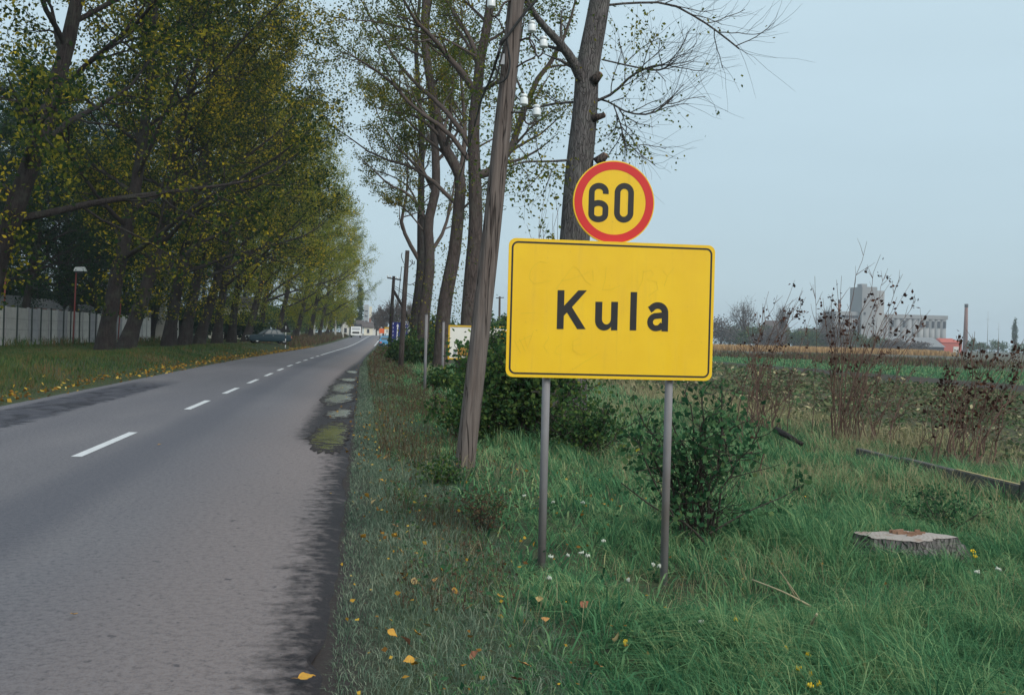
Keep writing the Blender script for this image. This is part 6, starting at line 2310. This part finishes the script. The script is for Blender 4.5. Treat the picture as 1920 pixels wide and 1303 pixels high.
    for (y0, y1, n, wf) in ((16, 32, 16000, 2.4), (32, 60, 30000, 4.2), (60, 110, 26000, 7.5), (110, 260, 16000, 14)):
        lf = lambda y: np.maximum(-y * .40 - 1.5, -20.5) + curve_x(y)
        x, y = scatter(n, y0, y1, lf, lambda y: np.full_like(y, -7.5) + curve_x(y), rng)
        X.append(x); Y.append(y)
        g = np.clip((-7.45 + curve_x(y) - x) / 1.2, .25, 1) * np.where(x < -11.5, .5, 1)
        Hh.append(rng.uniform(.10, .34, len(x)) * g); Ww.append(np.full(len(x), .0045 * wf))
    x, y, h, w = map(np.concatenate, (X, Y, Hh, Ww))
    k = (np.abs(x - cr.location.x) > 2.9) | (np.abs(y - cr.location.y) > 4.5)
    x, y, h, w = x[k], y[k], h[k], w[k]
    h = np.where(((x - cr.location.x) ** 2 < 12) & (y > 85) & (y < 112), h * .4, h)
    blades('left_bank_grass', x, y, h, w, rng.uniform(.2, 1.2, len(x)), M['grass_left'], rng)
    # taller reddish weeds before the young trees, and nettles at the fence
    x, y = scatter(7000, 112, 250, lambda y: -12.5 + curve_x(y), lambda y: -8.0 + curve_x(y), rng)
    blades('reddish_weeds', x, y, rng.uniform(.4, 1.1, len(x)), np.full(len(x), .07), rng.uniform(.1, .8, len(x)), M['weed_brown'], rng)
    x, y = scatter(1800, 50, 104, lambda y: np.full_like(y, -18.9), lambda y: np.full_like(y, -17.0), rng)
    k = noise2(x, y, .6) > .0
    x, y = x[k], y[k]
    blades('nettles', x, y, rng.uniform(.3, .8, len(x)), np.full(len(x), .04), rng.uniform(.1, .7, len(x)), M['grass_left'], rng)
    # yellow leaves blown against the left edge of the road
    x, y = scatter(3600, 17, 130, lambda y: -8.9 + curve_x(y), lambda y: -7.2 + curve_x(y), rng)
    k = rng.random(len(x)) < np.exp(-((x - curve_x(y) + 7.75) / .36) ** 2) + .05
    x, y = x[k], y[k]
    z = np.maximum(H(x, y), rise(x, y) - .01) + rng.uniform(.02, .12, len(x)) * (x < -7.5)
    o = link('leaf_drift', leaf_mesh('leaf_drift', np.stack([x, y, z + .012], -1), rng.uniform(.05, .11, len(x)) * (1 + y / 120), rng, .55, .8), M['leaf_fallen'])
    o['kind'] = 'stuff'
    # leaves lying in the puddle strip and the dark shoulder
    x, y = scatter(420, 5, 60, lambda y: -0.62 + curve_x(y), lambda y: -0.10 + curve_x(y), rng)
    k = rng.random(len(x)) < np.clip((y - 12) / 20, .06, .45) * np.where(x - curve_x(y) > -.25, 1, .25)
    x, y = x[k], y[k]
    o = link('shoulder_leaves', leaf_mesh('shoulder_leaves', np.stack([x, y, rise(x, y) + .015], -1), rng.uniform(.03, .075, len(x)), rng, .8, .75), M['leaf_fallen'])
    o['kind'] = 'stuff'
    # crop leaves on the field
    X, Y, S = [], [], []
    for (y0, y1, n, s) in ((12, 26, 9000, .13), (26, 50, 16000, .20), (50, 110, 11000, .34)):
        x, y = scatter(n, y0, y1, lambda y: np.full_like(y, 9.6) + .6 * np.sin(y), lambda y: np.minimum(rx(y) + 2, 25.0 + .05 * y), rng)
        k = rng.random(len(x)) < np.clip(.7 + .45 * noise2(x, y, .9), .2, 1)
        X.append(x[k]); Y.append(y[k]); S.append(rng.uniform(.5, 1.1, k.sum()) * s)
    x, y, s = map(np.concatenate, (X, Y, S))
    z = H(x, y) + rng.uniform(.01, .16, len(x)) * s / .2
    o = link('crop_litter', leaf_mesh('crop_litter', np.stack([x, y, z], -1), s, rng, .6, .6), M['leaf_litter'])
    o['kind'] = 'stuff'
    # young green crop strip and brown weeds beyond
    x, y = scatter(16000, 50, 150, lambda y: np.full_like(y, 34.0), lambda y: np.minimum(rx(y), 54.0), rng)
    blades('green_crop', x, y, rng.uniform(.10, .30, len(x)), .03 + y * .0006, rng.uniform(.2, .8, len(x)), M['grass'], rng)
    x, y = scatter(9000, 95, 200, lambda y: np.maximum(44.0, y * .33), lambda y: np.minimum(rx(y), 90.0), rng)
    k = noise2(x, y, .07) > -.15
    x, y = x[k], y[k]
    blades('brown_weeds', x, y, rng.uniform(.3, 1.0, len(x)), .05 + y * .0006, rng.uniform(.1, .7, len(x)), M['weed_brown'], rng)
    # dry maize across the field
    x, y = scatter(26000, 262, 300, lambda y: np.full_like(y, 42.0), lambda y: np.full_like(y, 156.0), rng)
    blades('dry_maize', x, y, rng.uniform(1.2, 2.0, len(x)), np.full(len(x), .22), rng.uniform(.1, .6, len(x)), M['maize_dry'], rng)


ground_cover()


# ================================================================== single fallen leaves and flowers
def leaf_shape(name, seed, curl):
    """one poplar leaf, 1 m long: blade with a folded midrib and a stalk"""
    rg = np.random.default_rng(seed)
    ts = np.linspace(0, 1, 9)
    wd = np.array([.02, .30, .42, .43, .37, .27, .17, .08, .0])
    v, f = [], []
    for t, w in zip(ts, wd):
        z = curl * (t - .5) ** 2 + .02 * rg.normal()
        v += [(t - .5, -w * .9, z + w * .35 + .03 * rg.normal()), (t - .5, 0, z), (t - .5, w, z + w * .28 + .03 * rg.normal())]
    for k in range(8):
        a = 3 * k
        f += [(a, a + 1, a + 4, a + 3), (a + 1, a + 2, a + 5, a + 4)]
    b = MB()
    b.add(v, f, True)
    b.tube([(-.5, 0, curl * .25), (-.68, .03, curl * .25 + .05), (-.85, .1, curl * .25 + .02)], [.012, .01, .01], 5)
    me = bpy.data.meshes.new(name)
    me.from_pydata(b.v, [], b.f)
    me.polygons.foreach_set('use_smooth', b.sm)
    return me


LM = [leaf_shape('fallen_leaf', 1, .35), leaf_shape('fallen_leaf', 2, -.3), leaf_shape('fallen_leaf', 3, .3)]
LC = [mat('leaf_gold', (0.50, 0.28, 0.03), (0.36, 0.17, 0.025), 3, .7), mat('leaf_ochre', (0.42, 0.22, 0.06), (0.34, 0.15, 0.05), 3, .7), mat('leaf_pale', (0.40, 0.29, 0.12), (0.30, 0.20, 0.08), 3, .7), mat('leaf_rust', (0.30, 0.115, 0.055), (0.22, 0.08, 0.045), 3, .75)]
FALL = [(735, 1208, 0, 38), (760, 1222, 3, 30), (783, 1212, 0, 30), (765, 1262, 0, 44), (780, 1268, 0, 34), (682, 1016, 0, 26), (740, 1018, 0, 24), (752, 1050, 0, 28), (760, 1100, 0, 26), (778, 1110, 2, 30), (818, 1104, 1, 36), (850, 1127, 0, 26), (936, 1138, 0, 32), (714, 910, 0, 24), (688, 938, 0, 18), (716, 948, 0, 26), (700, 950, 2, 20), (745, 945, 2, 22), (795, 862, 0, 22), (730, 890, 1, 22), (890, 1252, 3, 34), (985, 1272, 1, 30), (1120, 1270, 1, 30), (1157, 1215, 2, 32), (1096, 1150, 3, 26), (1022, 1183, 1, 26), (965, 1300, 3, 40), (1422, 1170, 1, 44), (1512, 1222, 2, 40), (1566, 1275, 2, 34), (800, 1195, 2, 24), (710, 865, 1, 20), (740, 1000, 1, 20), (850, 905, 1, 18), (1130, 940, 0, 18), (1150, 963, 0, 16), (722, 868, 0, 20), (1240, 1200, 3, 20), (1010, 1145, 2, 24), (880, 1160, 2, 22)]
random.seed(5)
for k, (px, py, c, wpx) in enumerate(FALL):
    lift = (.075 if px > 900 else .05) + random.uniform(-.02, .025)
    q = G(px, py, -.03 + lift)
    o = link('fallen_leaf', LM[k % 3].copy(), LC[c])
    dist = (q - EYE).length
    s = min(.062, max(.03, wpx * dist / 2000.0 * .72))
    o.scale = (s, s, s)
    o.location = (q.x, q.y, Hf(q.x, q.y) + lift)
    o.rotation_euler = (random.uniform(-.9, .9), random.uniform(-.8, .8), random.uniform(0, 6.28))
    tag(o, ('golden yellow poplar leaf', 'ochre brown poplar leaf', 'pale dry poplar leaf', 'rust brown poplar leaf')[c] + ' lying in the grass of the right verge', 'leaf', 'fallen leaves in the right verge')
q = G(575, 1276, .02)
o = link('fallen_leaf', LM[0].copy(), LC[0])
o.scale = (.082, .082, .082)
o.location = (q.x, q.y, .035)
o.rotation_euler = (.25, -.15, math.radians(8))
tag(o, 'large yellow leaf lying alone on the dark shoulder at the bottom of the road', 'leaf')
for px, py, s, lab in ((139, 1157, .045, 'small yellow leaf lying alone on the asphalt in the near lane'), (298, 836, .06, 'tiny yellow leaf lying on the asphalt right of the nearest centre dash')):
    q = G(px, py, .012)
    o = link('fallen_leaf', LM[2].copy(), LC[0])
    o.scale = (s, s, s)
    o.location = (q.x, q.y, .03)
    o.rotation_euler = (.1, .2, 1.0 + px)
    tag(o, lab, 'leaf')


def flower(px, py, r, h, m, nheads, label, group, cat='flower'):
    rng = np.random.default_rng(px)
    q = G(px, py, h - .05)
    z0 = Hf(q.x, q.y)
    root = empty('wild_flower', (q.x, q.y, z0), label=label, cat=cat, group=group)
    top = q.z - z0
    MB().tube(smooth_path([(rng.normal() * .04, rng.normal() * .04, 0), (rng.normal() * .015, 0, top * .6), (0, 0, top)], 6), np.linspace(.003, .002, 6), 5).build('stem', M['stalk_green'], root)
    b = MB()
    for k in range(nheads):
        a, rr = 2.4 * k, r * math.sqrt((k + .5) / nheads)
        c = (rr * math.cos(a), rr * math.sin(a), top + rng.normal() * .004 + .006 - rr * .1)
        b.lathe(c, [(.003, -.006), (r * .24, 0), (r * .2, .005), (.002, .008)], 6)
    b.build('flower_head', m, root)


for (px, py, r) in ((983, 930, .030), (1037, 942, .028), (1093, 943, .036), (1033, 1045, .032), (1090, 1038, .032), (1102, 1043, .03), (1132, 1015, .03), (1225, 1060, .022), (1236, 1062, .024), (1030, 1085, .028), (1832, 1073, .03), (1872, 1068, .032), (1178, 1088, .018), (1315, 1167, .026), (1065, 1043, .02)):
    flower(px, py, r * .58, .19, M['petal_white'], 12, 'small white umbel flower standing in the long grass', 'white wild flowers in the verge')
for (px, py, r) in ((1380, 1162, .018), (1515, 1228, .018), (1497, 1254, .018), (1519, 1286, .02), (1535, 1284, .014), (1824, 1034, .026), (1474, 1216, .012), (1172, 1205, .014), (1520, 1265, .012), (1828, 1044, .02)):
    flower(px, py, r * .8, .18, M['petal_yellow'], 8, 'small yellow flower in the grass at the right', 'yellow wild flowers in the verge')


# ================================================================== haze
def haze():
    m = bpy.data.materials.new('haze_air')
    m.use_nodes = True
    N, L = m.node_tree.nodes, m.node_tree.links
    out = [n for n in N if n.type == 'OUTPUT_MATERIAL'][0]
    for n in list(N):
        if n != out:
            N.remove(n)
    v = N.new('ShaderNodeVolumePrincipled')
    v.inputs['Color'].default_value = (0.88, 0.94, 1.0, 1)
    v.inputs['Density'].default_value = 0.00034
    v.inputs['Anisotropy'].default_value = 0.2
    L.new(v.outputs['Volume'], out.inputs['Volume'])
    o = MB().box((60, 770, 20), (3200, 2000, 46)).build('haze', m)
    o['kind'] = 'stuff'


haze()
